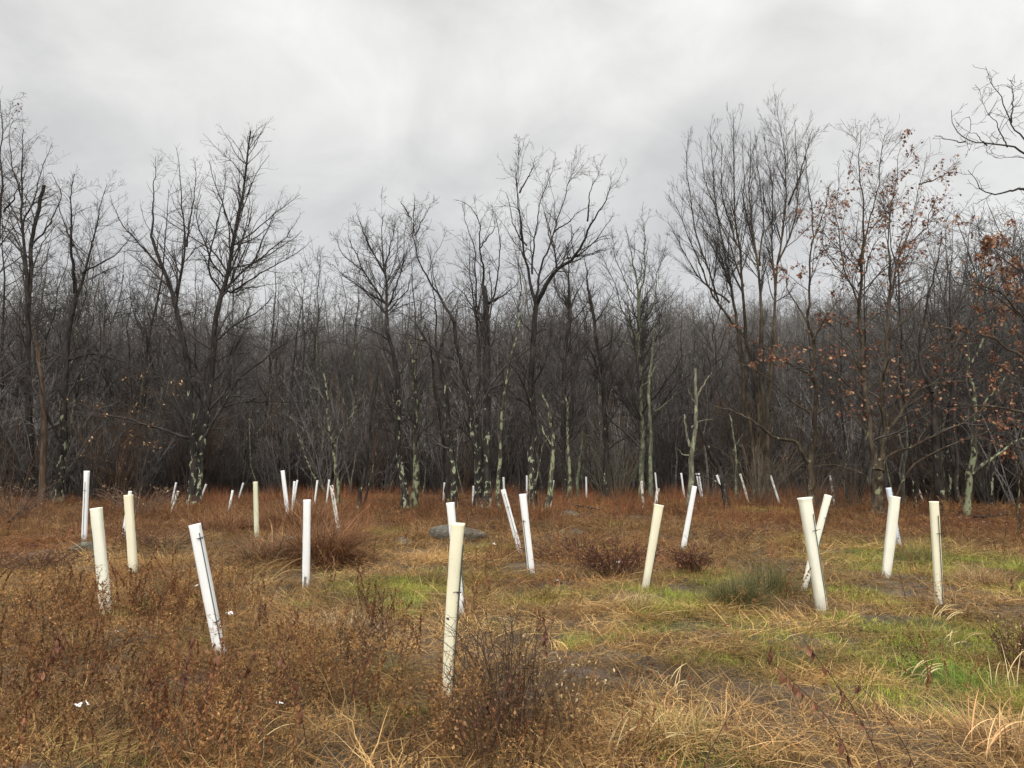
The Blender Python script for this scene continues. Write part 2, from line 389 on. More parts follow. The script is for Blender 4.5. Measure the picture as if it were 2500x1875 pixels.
def weed_proto(seed, tall=(.30, .70)):
    """dead goldenrod stalks with crumpled leaves and fuzzy tops"""
    rng = np.random.default_rng(seed); g = Geo(); m = 8 if seed % 2 else 5
    a = rng.random(m) * 6.28; r = .16 * np.sqrt(rng.random(m)); ln = rng.uniform(*tall, m); le = rng.normal(0, .25, (m, 2))
    s = np.linspace(0, 1, 6)
    base = np.stack([r * np.cos(a), r * np.sin(a), 0 * a - .02], -1)
    P = base[:, None] + np.stack([le[:, 0:1] * ln[:, None] * s ** 1.7, le[:, 1:2] * ln[:, None] * s ** 1.7, ln[:, None] * s[None] * np.ones((m, 1))], -1)
    P[:, 1:] += rng.normal(0, .006, (m, 5, 3)); sc_ = np.array([(.10, .055, .03)]) * rng.uniform(.7, 1.6, (m, 1))
    g.tubes(P, np.linspace(.0024, .0010, 6)[None] * np.ones((m, 1)), 3, sc_)
    # leaves
    for q in range(m):
        plume = seed % 2 == 0; k = int(rng.integers(40, 60)) if plume else int(rng.integers(12, 22)); t = rng.uniform(.15, 1, k) ** (.5 if plume else .8); i = np.minimum((t * 5).astype(int), 4); f = (t * 5 - i)[:, None]
        p = P[q][i] * (1 - f) + P[q][i + 1] * f
        az = rng.random(k) * 6.28; d1 = np.stack([np.cos(az), np.sin(az), rng.uniform(-1.2, .4, k) - (1.6 if plume else 0)], -1); d1 = nrm(d1); d2 = nrm(np.cross(d1, rng.normal(size=(k, 3)))); d3 = np.cross(d1, d2)
        g.plates(LEAF_T, [], LEAF_F, p, np.stack([d1, d2, d3], -1), (rng.uniform(.014, .034, k) if plume else rng.uniform(.014, .038, k) * (1.2 - t * .6)), (np.array([(.17, .10, .056)]) if plume else np.asarray(BRN)[rng.integers(0, 5, k)]) * rng.uniform(.6, 1.3, (k, 1)))
        if plume: continue
        k = rng.integers(6, 12); t = rng.uniform(.72, 1, k); i = np.minimum((t * 5).astype(int), 4); f = (t * 5 - i)[:, None]; p = P[q][i] * (1 - f) + P[q][i + 1] * f
        az = rng.random(k) * 6.28; L = rng.uniform(.03, .09, k)[:, None]
        d = np.stack([np.cos(az) * .8, np.sin(az) * .8, rng.uniform(.1, .8, k)], -1)
        TP = np.stack([p, p + d * L * .55, p + d * L + np.array([0, 0, -.25]) * L * .5], 1)
        g.tubes(TP, np.array([[.001, .0014, .0006]]) * np.ones((k, 1)), 3, np.array([(.26, .17, .08)]) * rng.uniform(.6, 1.3, (k, 1)))
        kk = k * 5; pp = np.repeat(TP[:, 1:], 3, 1).reshape(-1, 3)[:kk]; pp = pp + rng.normal(0, .006, pp.shape)
        g.plates(LEAF_T, [], LEAF_F, pp, randrot(rng, len(pp)), rng.uniform(.006, .014, len(pp)), np.array([(.30, .20, .095)]) * rng.uniform(.6, 1.35, (len(pp), 1)))
    return g.mesh('weed_clump', M_blade, False)

def field(rng, d0, d1, dens, spread=.74, near=None):
    """random points in the fan the view covers (and a margin); dens(x,y) gives points per square metre"""
    A = spread * (d1 * d1 - d0 * d0) + 3.0 * (d1 - d0); dm = dens if np.isscalar(dens) else dens[1]
    n = int(A * dm); y = np.sqrt(rng.random(n) * (d1 * d1 - d0 * d0) + d0 * d0); x = (rng.random(n) * 2 - 1) * (spread * y + 1.5)
    return x, y
def mk(rng, x, y, sc0, sc1, zs=1.0, tilt=.12, scy=None):
    n = len(x); P = np.stack([x, y, height(x, y)], -1); rot = np.stack([rng.normal(0, tilt, n), rng.normal(0, tilt, n), rng.random(n) * 6.283], -1)
    s = rng.uniform(sc0, sc1, n); S = np.stack([s, s, s * zs * rng.uniform(.75, 1.25, n)], -1); return P, rot, S
def cat(parts): return [np.concatenate(q) for q in zip(*parts)]

def scatter_all():
    rng = np.random.default_rng(11)
    mats_ = [blades(rng, 75, .24, (.12, .42), (.0025, .0075), (-2, 34), (0, 50), STR, 4, wob=.35).mesh('mat', M_blade, False) for _ in range(6)] + [blades(rng, 60, .26, (.14, .40), (.0035, .009), (-2, 30), (0, 60), STR, 5, wob=.5).mesh('mat', M_blade, False) for _ in range(3)]
    # matted dead grass
    bits = []
    for d0, d1, dn, a, b in ((3, 7, 34, .8, 1.15), (7, 12, 20, .9, 1.4), (12, 22, 9, 1.2, 2.0), (22, 42, 3.2, 1.6, 2.8)):
        x, y = field(rng, d0, d1, dn); g, m, s, l = ground_tint(x, y)
        keep = rng.random(len(x)) > np.clip(m * .92 + .35 * g, 0, .9) * (y < 30); x, y, g, m, s, l = [q[keep] for q in (x, y, g, m, s, l)]
        P, ro, S = mk(rng, x, y, a, b, 1.0, .1); n = fbm(x / 1.4, y / 1.8, 41)[:, None]; n2 = vn(x / .5, y / .5, 43)[:, None]
        base = np.array([.86, .75, .54]) * (.12 + 1.35 * n * (.5 + 1.0 * n2)) ; wz = zval(Z_weed, x, y)[:, None]
        base = base * (1 - .45 * np.clip(wz, 0, 1)) + np.array([.40, .27, .18]) * .45 * np.clip(wz, 0, 1)
        base = base + (np.array([1.16, 1.02, .80]) * (.45 + .9 * n2) - base) * np.clip(s, 0, 1)[:, None] * .85
        base = base + (np.array([.50, .26, .17]) - base) * np.clip(l, 0, 1)[:, None] * .75
        base = base + (np.array([.50, .64, .27]) * (.5 + .9 * n2) - base) * np.clip(g, 0, 1)[:, None] * .7
        fr = sstep(13, 24, y)[:, None]; base = base + (np.array([.44, .28, .21]) * (.25 + 1.0 * n2) - base) * fr * .85
        ix = rng.integers(0, 6, len(x)); big = (rng.random(len(x)) < .06 + .6 * np.clip(s, 0, 1)) & (y < 8.5); ix[big] = rng.integers(6, 9, big.sum()); bits.append((P, ro, S, base, ix))
    P, ro, S, T, I = cat(bits); gn_stuff('dead_grass', P, ro, S, T, I, mats_, 'matted straw-coloured dead grass lying over the clearing', 'grass')
    # green grass in the damp patches
    gp = [blades(rng, 110, .20, (.03, .11), (.0022, .0048), (25, 90), (0, 60), GRN, 3).mesh('green', M_blade, False) for _ in range(4)]
    bits = []
    for d0, d1, dn, a, b in ((3, 7, 60, .7, 1.2), (7, 12, 34, .8, 1.4), (12, 30, 12, 1.1, 2.0)):
        x, y = field(rng, d0, d1, dn); g = zval(Z_green, x, y); keep = rng.random(len(x)) < np.clip(g * (.45 + 1.4 * vn(x / .45, y / .55, 53)) - .05, 0, 1) ; x, y, g = x[keep], y[keep], g[keep]
        P, ro, S = mk(rng, x, y, a, b, 1.0, .1); S[:, 2] *= .7 + .5 * np.clip(g, 0, 1.3)
        n = vn(x / .9, y / .9, 51)[:, None]; T = np.array([1.08, 1.08, .80]) * (.6 + .8 * n); hot = np.clip(g - .85, 0, .4)[:, None] * 2.4
        T = T + (np.array([.70, 1.0, .70]) * (.7 + .5 * n) - T) * hot; bits.append((P, ro, S, T, rng.integers(0, 4, len(x))))
    P, ro, S, T, I = cat(bits); gn_stuff('green_grass', P, ro, S, T, I, gp, 'short bright green grass in the damp patches of the clearing', 'grass')
    # standing dry grass tufts, everywhere thin
    tp = [blades(rng, 34, .10, (.16, .42), (.002, .005), (38, 88), (5, 95), STR + BRN, 5, wob=.15).mesh('tuft', M_blade, False) for _ in range(5)]
    bits = []
    for d0, d1, dn, a, b in ((3, 8, 11, .6, 1.1), (8, 16, 7, .7, 1.3), (16, 34, 3.2, 1.0, 1.7)):
        x, y = field(rng, d0, d1, dn); g, m, s, l = ground_tint(x, y); cl = vn(x / .8, y / .8, 61)
        keep = (rng.random(len(x)) < np.clip(cl * 1.6 - .45, 0.04, 1)) & (rng.random(len(x)) > np.clip(m + .5 * g + .55 * s, 0, .9)); x, y, s, l = [q[keep] for q in (x, y, s, l)]
        P, ro, S = mk(rng, x, y, a, b, .8, .2); n = vn(x / .7, y / .7, 63)[:, None]
        T = np.array([.92, .78, .55]) * (.3 + 1.1 * n) * (1 + .4 * s[:, None]); bits.append((P, ro, S, T, rng.integers(0, 5, len(x))))
    B = np.array(BASES); B = B[B[:, 1] < 26]; k = 7; ang = rng.random((len(B), k)) * 6.28; rr = B[:, 2:3] * .5 + rng.uniform(.03, .14, (len(B), k)); x = (B[:, :1] + rr * np.cos(ang)).ravel(); y = (B[:, 1:2] + rr * np.sin(ang)).ravel()
    P, ro, S = mk(rng, x, y, .35, .7, .7, .3); bits.append((P, ro, S, np.array([.85, .6, .38]) * rng.uniform(.4, 1.2, (len(x), 1)), rng.integers(0, 5, len(x))))
    P, ro, S, T, I = cat(bits); gn_stuff('dry_grass_tufts', P, ro, S, T, I, tp, 'thin upright tufts of dry grass scattered through the clearing', 'grass')
    # weeds of the lower left
    wp = [weed_proto(s) for s in range(6)]
    bits = []
    for d0, d1, dn, a, b in ((2.9, 6, 24, .55, .95), (6, 10, 17, .6, 1.0), (10, 30, 2.6, .6, 1.1)):
        x, y = field(rng, d0, d1, dn); wz = zval(Z_weed, x, y); p = np.clip(wz, 0, 1) + .07 + .45 * sstep(9, 15, y)
        p = p * np.clip(vn(x / .9, y / .9, 71) * 1.5 - .1, .1, 1); keep = (rng.random(len(x)) < p) & (rng.random(len(x)) > np.clip(zval(Z_mud, x, y) + zval(Z_green, x, y), 0, .9)); x, y = x[keep], y[keep]
        P, ro, S = mk(rng, x, y, a, b, 1.0, .16); n = vn(x / 1.1, y / 1.1, 73)[:, None]; n2 = vn(x / .4, y / .4, 75)[:, None]
        T = np.array([.96, .83, .64]) * (.3 + 1.15 * n); T = T + (np.array([1.35, 1.12, .84]) - T) * (n2 > .64) + (np.array([.95, .60, .46]) - T) * (n2 < .28) * .6; bits.append((P, ro, S, T, rng.integers(0, 6, len(x))))
    P, ro, S, T, I = cat(bits); gn_stuff('dry_weeds', P, ro, S, T, I, wp, 'brown dead goldenrod weeds crowding the near left of the clearing', 'weeds')
    # tall rust-coloured grass at the back of the clearing
    rp = [blades(rng, 52, .26, (.35, .80), (.004, .010), (58, 92), (0, 60), RUS, 4, wob=.12).mesh('rust', M_blade, False) for _ in range(6)]
    bits = []
    for d0, d1, dn, a, b in ((13, 22, 3.0, .45, .9), (22, 34, 2.6, .6, 1.15), (34, 52, 1.5, .9, 1.5), (52, 75, .5, 1.3, 2.0)):
        x, y = field(rng, d0, d1, dn); u = CX + F * x / y
        p = np.where(y < 22, .25 + .9 * (np.abs(u - 720) < 190), 1.0) * np.clip(vn(x / 2.2, y / 2.2, 81) * 1.8 - .25, .1, 1)
        p = p * np.where((u > 1950) & (y < 34), .25, 1) * (1 - .8 * np.clip(zval(Z_green, x, y) * (y < 30), 0, 1)); keep = rng.random(len(x)) < p; x, y, u = x[keep], y[keep], u[keep]
        P, ro, S = mk(rng, x, y, a, b, 1.0, .12); n = vn(x / 2.6, y / 2.6, 83)[:, None]
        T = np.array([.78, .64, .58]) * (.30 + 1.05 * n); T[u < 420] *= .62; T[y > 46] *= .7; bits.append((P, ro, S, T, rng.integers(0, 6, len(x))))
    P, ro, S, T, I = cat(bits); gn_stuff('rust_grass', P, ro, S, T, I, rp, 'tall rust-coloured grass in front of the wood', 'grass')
    # fallen leaves
    lp = []
    for _ in range(4):
        g = Geo(); m = 12; p = np.stack([rng.normal(0, .24, m), rng.normal(0, .24, m), rng.uniform(.02, .07, m)], -1)
        a = rng.random(m) * 6.28; d1 = nrm(np.stack([np.cos(a), np.sin(a), rng.normal(0, .3, m)], -1)); d2 = nrm(np.cross(np.array([0, 0, 1.]) + rng.normal(0, .4, (m, 3)), d1)); d3 = np.cross(d1, d2)
        g.plates(OAK, [], OAK_F, p, np.stack([d1, d2, d3], -1), rng.uniform(.05, .09, m), np.array([(.17, .075, .04), (.26, .14, .075), (.10, .045, .03), (.20, .07, .035)])[rng.integers(0, 4, m)])
        lp.append(g.mesh('leaves', M_blade, False))
    bits = []
    for d0, d1, dn, a, b in ((3, 9, 5, .6, .9), (9, 16, 8, .7, 1.0), (16, 34, 6, .8, 1.2)):
        x, y = field(rng, d0, d1, dn); l = zval(Z_leaf, x, y); keep = rng.random(len(x)) < np.clip(l + .03, 0, 1); x, y = x[keep], y[keep]
        P, ro, S = mk(rng, x, y, a, b, 1, .1); T = np.ones((len(x), 3)) * rng.uniform(.6, 1.3, (len(x), 1)); bits.append((P, ro, S, T, rng.integers(0, 4, len(x))))
    P, ro, S, T, I = cat(bits); gn_stuff('fallen_leaves', P, ro, S, T, I, lp, 'reddish-brown fallen leaves lying on the grass near the wood', 'leaves')

# ------------------------------------------------------------------ trees
def resample(P, n):
    P = np.asarray(P, float); d = np.r_[0, np.cumsum(np.linalg.norm(np.diff(P, axis=0), axis=1))]; t = np.linspace(0, d[-1], n)
    # smooth the corners a little
    Q = np.stack([np.interp(t, d, P[:, k]) for k in range(3)], -1)
    for _ in range(2): Q[1:-1] = .25 * Q[:-2] + .5 * Q[1:-1] + .25 * Q[2:]
    return Q
def grow(rng, P, Rr, dens, ang, lf, n, rf, trop, wander, s0=.2, s1=.98, lmin=.15, lmax=4, rmin=.003, keep=None, taper=.25, by_len=True):
    """children along every branch of the batch P (M,n,3); all numbers in metres and degrees"""
    M, k, _ = P.shape
    if M == 0: return np.zeros((0, n, 3)), np.zeros((0, n))
    L = np.linalg.norm(np.diff(P, axis=1), axis=2).sum(1)
    c = rng.poisson(np.maximum(L * dens * (s1 - s0), .3)); idx = np.repeat(np.arange(M), c); m = len(idx)
    if m == 0: return np.zeros((0, n, 3)), np.zeros((0, n))
    s = rng.uniform(s0, s1, m); i = np.minimum((s * (k - 1)).astype(int), k - 2); f = (s * (k - 1) - i)
    p = P[idx, i] * (1 - f)[:, None] + P[idx, i + 1] * f[:, None]; t = nrm(P[idx, i + 1] - P[idx, i]); r = Rr[idx, i] * (1 - f) + Rr[idx, i + 1] * f
    if keep is not None:
        kk = keep(p); idx, s, p, t, r = idx[kk], s[kk], p[kk], t[kk], r[kk]; m = len(idx)
        if m == 0: return np.zeros((0, n, 3)), np.zeros((0, n))
    q = nrm(np.cross(t, rng.normal(size=(m, 3)))); a = np.radians(rng.normal(ang, ang * .25, m))
    d = nrm(t * np.cos(a)[:, None] + q * np.sin(a)[:, None] + np.array([0, 0, trop * .5]))
    ln = np.clip((L[idx] * lf * (1.15 - s * .75) * rng.uniform(.5, 1.25, m)), lmin, lmax); ln = np.minimum(ln, (1 - s) * L[idx] * .85 + lmin * 1.3); st = (ln / (n - 1))[:, None]
    out = [p]
    for _ in range(n - 1):
        d = nrm(d + rng.normal(0, wander, (m, 3)) + np.array([0, 0, trop * .35])); p = p + d * st; out.append(p)
    r0 = np.maximum(np.minimum(r * rf, ln * .016 + .002), rmin); Rn = r0[:, None] * np.linspace(1, taper, n)[None]
    return np.stack(out, 1), np.maximum(Rn, rmin * .8)

def leaves_at(rng, P, count, size, cols, box=None, droop=.8):
    M = P.shape[0]; k = rng.integers(0, M, count * 8); j = rng.integers(1, P.shape[1], count * 8); p = P[k, j] + rng.normal(0, .03, (count * 8, 3))
    if box is not None: p = p[box(p)]
    p = p[:count]; m = len(p)
    a = rng.random(m) * 6.28; d1 = nrm(np.stack([np.cos(a), np.sin(a), rng.normal(-droop, .6, m)], -1)); d2 = nrm(np.cross(d1, rng.normal(size=(m, 3)))); d3 = np.cross(d1, d2)
    g = Geo(); cols = np.asarray(cols); g.plates(OAK, [], OAK_F, p, np.stack([d1, d2, d3], -1), rng.uniform(*size, m), cols[rng.integers(0, len(cols), m)] * rng.uniform(.7, 1.3, (m, 1)))
    return g
OAKC = [(.16, .062, .035), (.23, .11, .06), (.11, .042, .028), (.33, .20, .115), (.18, .075, .042)]
TANC = [(.40, .24, .12), (.30, .16, .08), (.46, .31, .18)]

def hero(name, label, D, bm, limbs, seed, style='oak', twig=None, leaf=None, group=None, cat_='tree', fall=1.0, k=1.0, low=2.2):
    """tree whose trunk and main limbs follow traced lines; fine branching grown from them"""
    rng = np.random.default_rng(seed); base = gnd(limbs[0][2][0][0], D); tr = Geo(); cr = Geo()
    Ps, Rs = [], []; known = []
    for li, (r0, r1, pts) in enumerate(limbs):
        uv = np.array(pts, float); dep = 0.0
        if li and known:
            best = min(known, key=lambda q: (q[0] - uv[0, 0]) ** 2 + (q[1] - uv[0, 1]) ** 2)
            if math.hypot(best[0] - uv[0, 0], best[1] - uv[0, 1]) < 40: dep = best[2]
        seg = np.r_[0, np.cumsum(np.hypot(*np.diff(uv, axis=0).T))] * D / F
        slope = rng.uniform(-.35, .35) if li else rng.uniform(-.05, .05); dd = dep + slope * seg
        W = np.array([at(u, v, D + e) for (u, v), e in zip(uv, dd)])
        if uv[0, 1] > HZ + 20: W[0, 2] = float(height(W[0, 0], W[0, 1])) - .25
        n = 14 if seg[-1] > 3 else 8
        NP = 22; Q = resample(W, NP); wob = np.cumsum(rng.normal(0, .030, (NP, 3)), 0); wob -= np.linspace(0, 1, NP)[:, None] * wob[-1]; Q += wob * (.5 + .5 * min(1, seg[-1] / 6)) * (1 if style != 'dead' else .6)
        s = np.linspace(0, 1, NP); r0 = r0 * (1.2 if 27 < D < 34 and r0 > 5 else 1.0); rr = (r0 * .92 + (r1 * (.42 if r1 <= 1.5 else .92) - r0 * .92) * s ** .75) * D / F
        if uv[0, 1] > HZ + 20: rr = rr * (1 + .45 * np.exp(-s * seg[-1] / .45))
        Ps.append(Q - base); Rs.append(rr)
        for (u, v), e in zip(uv, dd): known.append((u, v, e))
        for a_ in range(len(uv) - 1): known.append(((uv[a_, 0] + uv[a_ + 1, 0]) / 2, (uv[a_, 1] + uv[a_ + 1, 1]) / 2, (dd[a_] + dd[a_ + 1]) / 2))
    P0 = np.stack(Ps); R0 = np.stack(Rs); tr.tubes(P0, R0, 9)
    st = {'oak': (2.2, 43, .42, .055, .15), 'up': (2.3, 27, .34, .13, .09), 'fan': (3.2, 38, .42, .10, .10), 'dead': (.6, 60, .12, 0, .22), 'shrub': (2.2, 46, .35, .07, .18)}[style]
    dn, an, lf, tp, wa = st; lw = lambda p: p[:, 2] > low
    P1, R1 = grow(rng, P0, R0, dn * k, an, lf, 9, .5, tp, wa, .10, .99, .7, 4.2 * fall, .0055, lw)
    P2, R2 = grow(rng, P1, R1, 3.6 * k, an, .44, 6, .6, tp, wa * 1.2, .10, .99, .3, 1.9 * fall, .0046)
    P3, R3 = grow(rng, P2, R2, 5.6 * k, an, .5, 4, .7, tp * .8, wa * 1.4, .15, 1, .15, .80, .0042)
    # twigs straight off the limbs' outer ends
    Pe, Re = grow(rng, P0, R0, 4.5 * k, an * .85, .14, 6, .45, tp, wa * 1.2, .5, 1, .35, 1.5 * fall, .0048, lw)
    Pf, Rf = grow(rng, Pe, Re, 5.0 * k, an, .5, 4, .7, tp, wa * 1.4, .2, 1, .12, .5, .0040)
    cr.tubes(P1, R1, 4); cr.tubes(P2, R2, 3); cr.tubes(P3, R3, 3); cr.tubes(Pe, Re, 3); cr.tubes(Pf, Rf, 3)
    o = empty(name, base, label, cat_, group); link('trunk', tr.mesh('trunk', bm), o); link('crown', cr.mesh('crown', twig or M_twig), o)
    if leaf:
        cnt, size, cols, box = leaf
        g = leaves_at(rng, P3, cnt, size, cols, (lambda p: box(p + base)) if box else None); link('leaves', g.mesh('leaves', M_leaf, False), o)
    return o

def px(p):
    """image position of world points, used to choose which boughs still hold their leaves"""
    y = p[:, 1]; c, s = math.cos(PITCH), math.sin(PITCH); z = p[:, 2] - CAMZ; dep = y * c + z * s
    return CX + F * p[:, 0] / dep, CY - F * (-y * s + z * c) / dep

hero('bare_tree', 'tall bare tree with two dark lichen-spotted stems, the left one of the clearing', 33, M_dark, [
 (11, 4, [(464,1236),(468,1100),(457,960),(450,850),(430,744),(396,656),(371,580)]), (11, 2.2, [(480,1236),(492,1090),(512,980),(525,795),(541,725),(566,630),(576,529),(598,440),(612,320)]),
 (3.5, 1, [(371,580),(376,453),(380,383)]), (4.5, 1, [(430,744),(450,643),(454,561),(437,453),(431,360)]), (3.5, 1, [(396,656),(361,611),(297,548),(268,475)]), (3.2, 1, [(454,600),(470,520),(480,440),(476,395)]),
 (3.5, 1, [(541,725),(506,655),(531,554),(554,453),(547,400)]), (3.8, 1, [(550,706),(620,643),(655,570),(683,491)]), (2.5, 1, [(620,643),(690,590),(734,520)]), (3.2, 1, [(560,715),(658,655),(728,611),(765,585)]),
 (4.5, 1.2, [(520,1020),(536,995),(556,952),(599,905),(652,869),(692,842),(755,813),(781,776)]), (3, 1, [(536,995),(599,982),(665,987),(748,983),(795,972)]), (2.2, .8, [(599,982),(665,947),(718,919)]), (2.4, .8, [(521,889),(539,872),(599,864),(645,826)]),
 (2.4, .8, [(457,960),(420,930),(360,905),(310,895)]), (2.2, .8, [(446,840),(400,800),(330,790)])], 1, 'oak', k=.92)
hero('forked_tree', 'dark tree at the left edge with one stem snapped off at its top', 36, M_dark2, [
 (12, 6, [(76,1226),(72,1000),(68,850),(66,747)]), (6, 1.5, [(66,747),(61,648),(53,531),(50,432),(58,316)]), (6, 4.5, [(68,760),(78,631),(80,565),(99,498),(108,452)]),
 (2.5, 1, [(61,648),(40,590),(10,560),(-20,520)]), (3, 1, [(78,600),(120,540),(150,470),(125,420)]), (3, 1, [(53,560),(90,450),(110,380),(128,350)]), (2.5, 1, [(68,800),(20,740),(-20,700)]), (2.5, 1, [(53,500),(30,420),(20,330),(35,290)])], 2, 'oak', k=1.15)
hero('dead_tree', 'smooth brown barkless trunk standing among dark trees at the left', 34, M_bare, [
 (10, 5, [(108,1226),(111,1065),(106,982),(94,899),(88,833)]), (3, 1, [(94,880),(110,868),(125,862)]), (2.5, 1, [(88,840),(82,800),(95,770)])], 3, 'dead', k=.6)
hero('bare_tree', 'thick dark tree with a crooked trunk between the brown trunk and the two-stemmed tree', 35, M_dark, [
 (13, 6, [(143,1228),(147,1131),(159,1081),(159,998),(165,850),(186,720)]), (6, 1.3, [(186,720),(186,697),(181,591),(179,482),(182,425)]), (5, 1.2, [(190,720),(206,660),(225,598),(245,500),(262,450)]),
 (3, 1, [(165,850),(130,800),(110,740),(95,690)]), (3, 1, [(181,600),(150,540),(140,480)]), (3, 1, [(200,670),(250,640),(300,600),(330,560)]), (3, 1, [(165,880),(230,860),(300,890),(370,925),(425,965)])], 4, 'oak', k=1.15)
hero('edge_tree', 'tall bare tree cut by the left edge of the view', 27, M_dark2, [
 (13, 6, [(-60,1250),(-45,1000),(-25,750)]), (6, 1.5, [(-25,750),(0,620),(10,520),(15,452),(5,380),(10,300),(0,240)]), (4, 1.2, [(-25,700),(-60,560),(-50,420),(-20,280)]), (3, 1, [(10,520),(45,470),(60,430)])], 5, 'oak', k=1.1,
 leaf=(26, (.08, .13), [(.05, .035, .03), (.10, .06, .05)], lambda p: (px(p)[1] < 420)))
hero('young_beech', 'young tree with a few tan leaves under the left two-stemmed tree', 31, M_dark2, [
 (3.5, 1.5, [(274,1236),(280,1100),(290,1000),(300,930)]), (2, .7, [(280,1080),(330,1030),(400,1010)]), (2, .7, [(285,1040),(230,1000),(180,985)]), (1.8, .7, [(290,1000),(350,960),(430,950)]), (1.6, .7, [(280,1100),(350,1090),(410,1075)]), (1.6, .7, [(278,1130),(220,1110),(170,1120)])], 6, 'shrub', twig=M_twigb, leaf=(75, (.08, .15), TANC, None), low=.8)
hero('bare_tree', 'fan-crowned tree whose dark trunk bends left above two stems, left of the centre group', 30, M_dark, [
 (9, 5, [(991,1232),(981,1131),(980,1031),(981,972),(973,915),(960,866),(947,816)]), (5, 1.2, [(947,816),(947,746),(939,643),(930,560),(939,520)]), (3.5, 1, [(945,750),(893,666),(836,620),(819,580)]), (3, 1, [(947,780),(900,720),(864,689),(812,645)]),
 (3.2, 1, [(947,746),(965,690),(979,655),(985,590),(990,550)]), (3, 1, [(941,680),(900,610),(880,560),(870,520)]), (2.6, 1, [(940,650),(960,580),(965,530)]), (2.4, 1, [(950,830),(890,800),(850,790)]), (2.5, 1, [(945,760),(1000,700),(1010,640)]), (2.5, 1, [(893,666),(860,600),(850,560)])], 7, 'fan', k=1.45)
hero('bare_tree', 'lichen-plastered trunk close behind the fan-crowned tree', 31, M_lich, [
 (9, 4.5, [(1016,1232),(1014,1147),(1022,1048),(1021,982),(1013,899),(1009,879)]), (3.5, 1.2, [(1009,879),(993,826),(978,806)]), (4, 1.2, [(1010,885),(1023,849),(1035,790),(1025,720)]), (2, .8, [(1021,982),(1050,950),(1070,935)])], 8, 'oak')
hero('leaning_tree', 'slim dark stem leaning left, left one of the pair left of the triple-stemmed tree', 32, M_dark2, [
 (7, 3, [(1095,1230),(1086,1147),(1076,1048),(1067,982),(1059,932),(1057,886)]), (3, 1, [(1057,886),(1050,820),(1035,770)])], 9, 'oak')
hero('leaning_tree', 'slim dark stem leaning left with spreading crooked boughs, right one of the pair', 29, M_dark, [
 (8.5, 5, [(1112,1246),(1104,1131),(1092,1031),(1081,949),(1071,882),(1067,859)]), (4, 1, [(1067,859),(1042,833),(1009,789),(966,760)]), (4.2, 1.2, [(1067,865),(1081,839),(1099,783),(1115,740),(1132,707)]), (3.8, 1, [(1067,859),(1066,766),(1059,700),(1050,640)]), (2.4, .8, [(1042,833),(1000,815),(950,812)]), (2, .8, [(1081,949),(1060,950),(1030,960)])], 10, 'oak', k=1.25)
hero('triple_tree', 'tall dark tree of three stems rising together in the centre', 28.5, M_dark, [
 (8.5, 4.5, [(1164,1246),(1159,1147),(1149,1048),(1135,949),(1122,882),(1115,833),(1109,789)]), (8.5, 3.5, [(1174,1246),(1170,1131),(1165,998),(1164,899),(1164,799)]), (10.5, 7, [(1187,1246),(1188,1098),(1190,965),(1189,866),(1187,766),(1181,700)]),
 (4.5, 1.3, [(1109,789),(1070,718),(1036,643),(1013,575),(1002,529)]), (2.4, .8, [(1002,529),(979,495),(985,480)]), (2.4, .8, [(1010,570),(1013,483)]), (2.4, .8, [(1013,575),(1040,530),(1050,506)]), (3.5, 1, [(1164,799),(1155,750),(1145,672),(1145,586)]),
 (3.5, 1, [(1164,790),(1162,700),(1163,615),(1150,560),(1128,490)]), (4, 1, [(1181,700),(1185,666),(1168,609),(1168,552),(1151,506),(1116,489)]), (3.8, 1, [(1187,741),(1237,712),(1271,678)]), (3.2, 1, [(1190,741),(1202,741),(1208,700),(1219,620),(1222,546),(1200,500)]), (2.6, .8, [(1122,882),(1070,850),(1010,840),(960,835)]), (2.4, .8, [(1168,609),(1200,560),(1210,520)]), (3, 1, [(1187,800),(1160,760),(1120,740)])], 11, 'oak', k=1.2)
hero('lichen_tree', 'thin stem covered in pale lichen leaning right, right of the triple-stemmed tree', 28, M_lich, [
 (5.5, 2.5, [(1210,1250),(1218,1114),(1223,1015),(1235,949),(1248,882),(1260,816),(1268,758)]), (2.5, .8, [(1268,758),(1272,700),(1268,643),(1262,560)])], 12, 'oak', k=.7)
hero('bare_tree', 'tallest tree of the centre with a thick bough forking right', 28, M_dark, [
 (10, 7, [(1308,1246),(1299,1131),(1303,1031),(1301,949),(1303,882),(1305,804),(1310,741)]), (5, 1, [(1310,741),(1299,689),(1294,655),(1277,575),(1268,472),(1268,386),(1272,360)]), (6.2, 1.3, [(1310,745),(1328,700),(1351,666),(1385,632),(1414,600),(1437,540),(1465,510),(1494,443)]),
 (4, 1, [(1311,741),(1317,655),(1351,569),(1374,489),(1390,430),(1425,403)]), (3, 1, [(1299,670),(1305,570),(1322,472),(1351,390)]), (2.6, .8, [(1268,472),(1300,410),(1310,380)]), (3, .9, [(1300,810),(1277,792),(1248,724),(1239,700)]), (2.8, 1.5, [(1308,815),(1325,790),(1337,775)]), (2.4, .8, [(1385,632),(1440,620),(1490,600)]),
 (2.4, .8, [(1285,600),(1250,540),(1235,470)]), (2.6, .8, [(1437,540),(1440,480),(1465,420)]), (2.6, .8, [(1351,569),(1400,530),(1440,500)]), (2.2, .8, [(1305,870),(1335,850),(1345,842)])], 13, 'oak', k=1.22)
hero('lichen_tree', 'lichen-spotted crooked stem leaning right from the foot of the tallest centre tree', 27.5, M_lich, [
 (8, 3, [(1328,1246),(1341,1164),(1348,1065),(1334,998),(1318,949)]), (3.5, 1.2, [(1348,1090),(1335,1060),(1318,1010)]), (2.6, .8, [(1300,1170),(1325,1090),(1360,1035)])], 14, 'oak', k=.6)
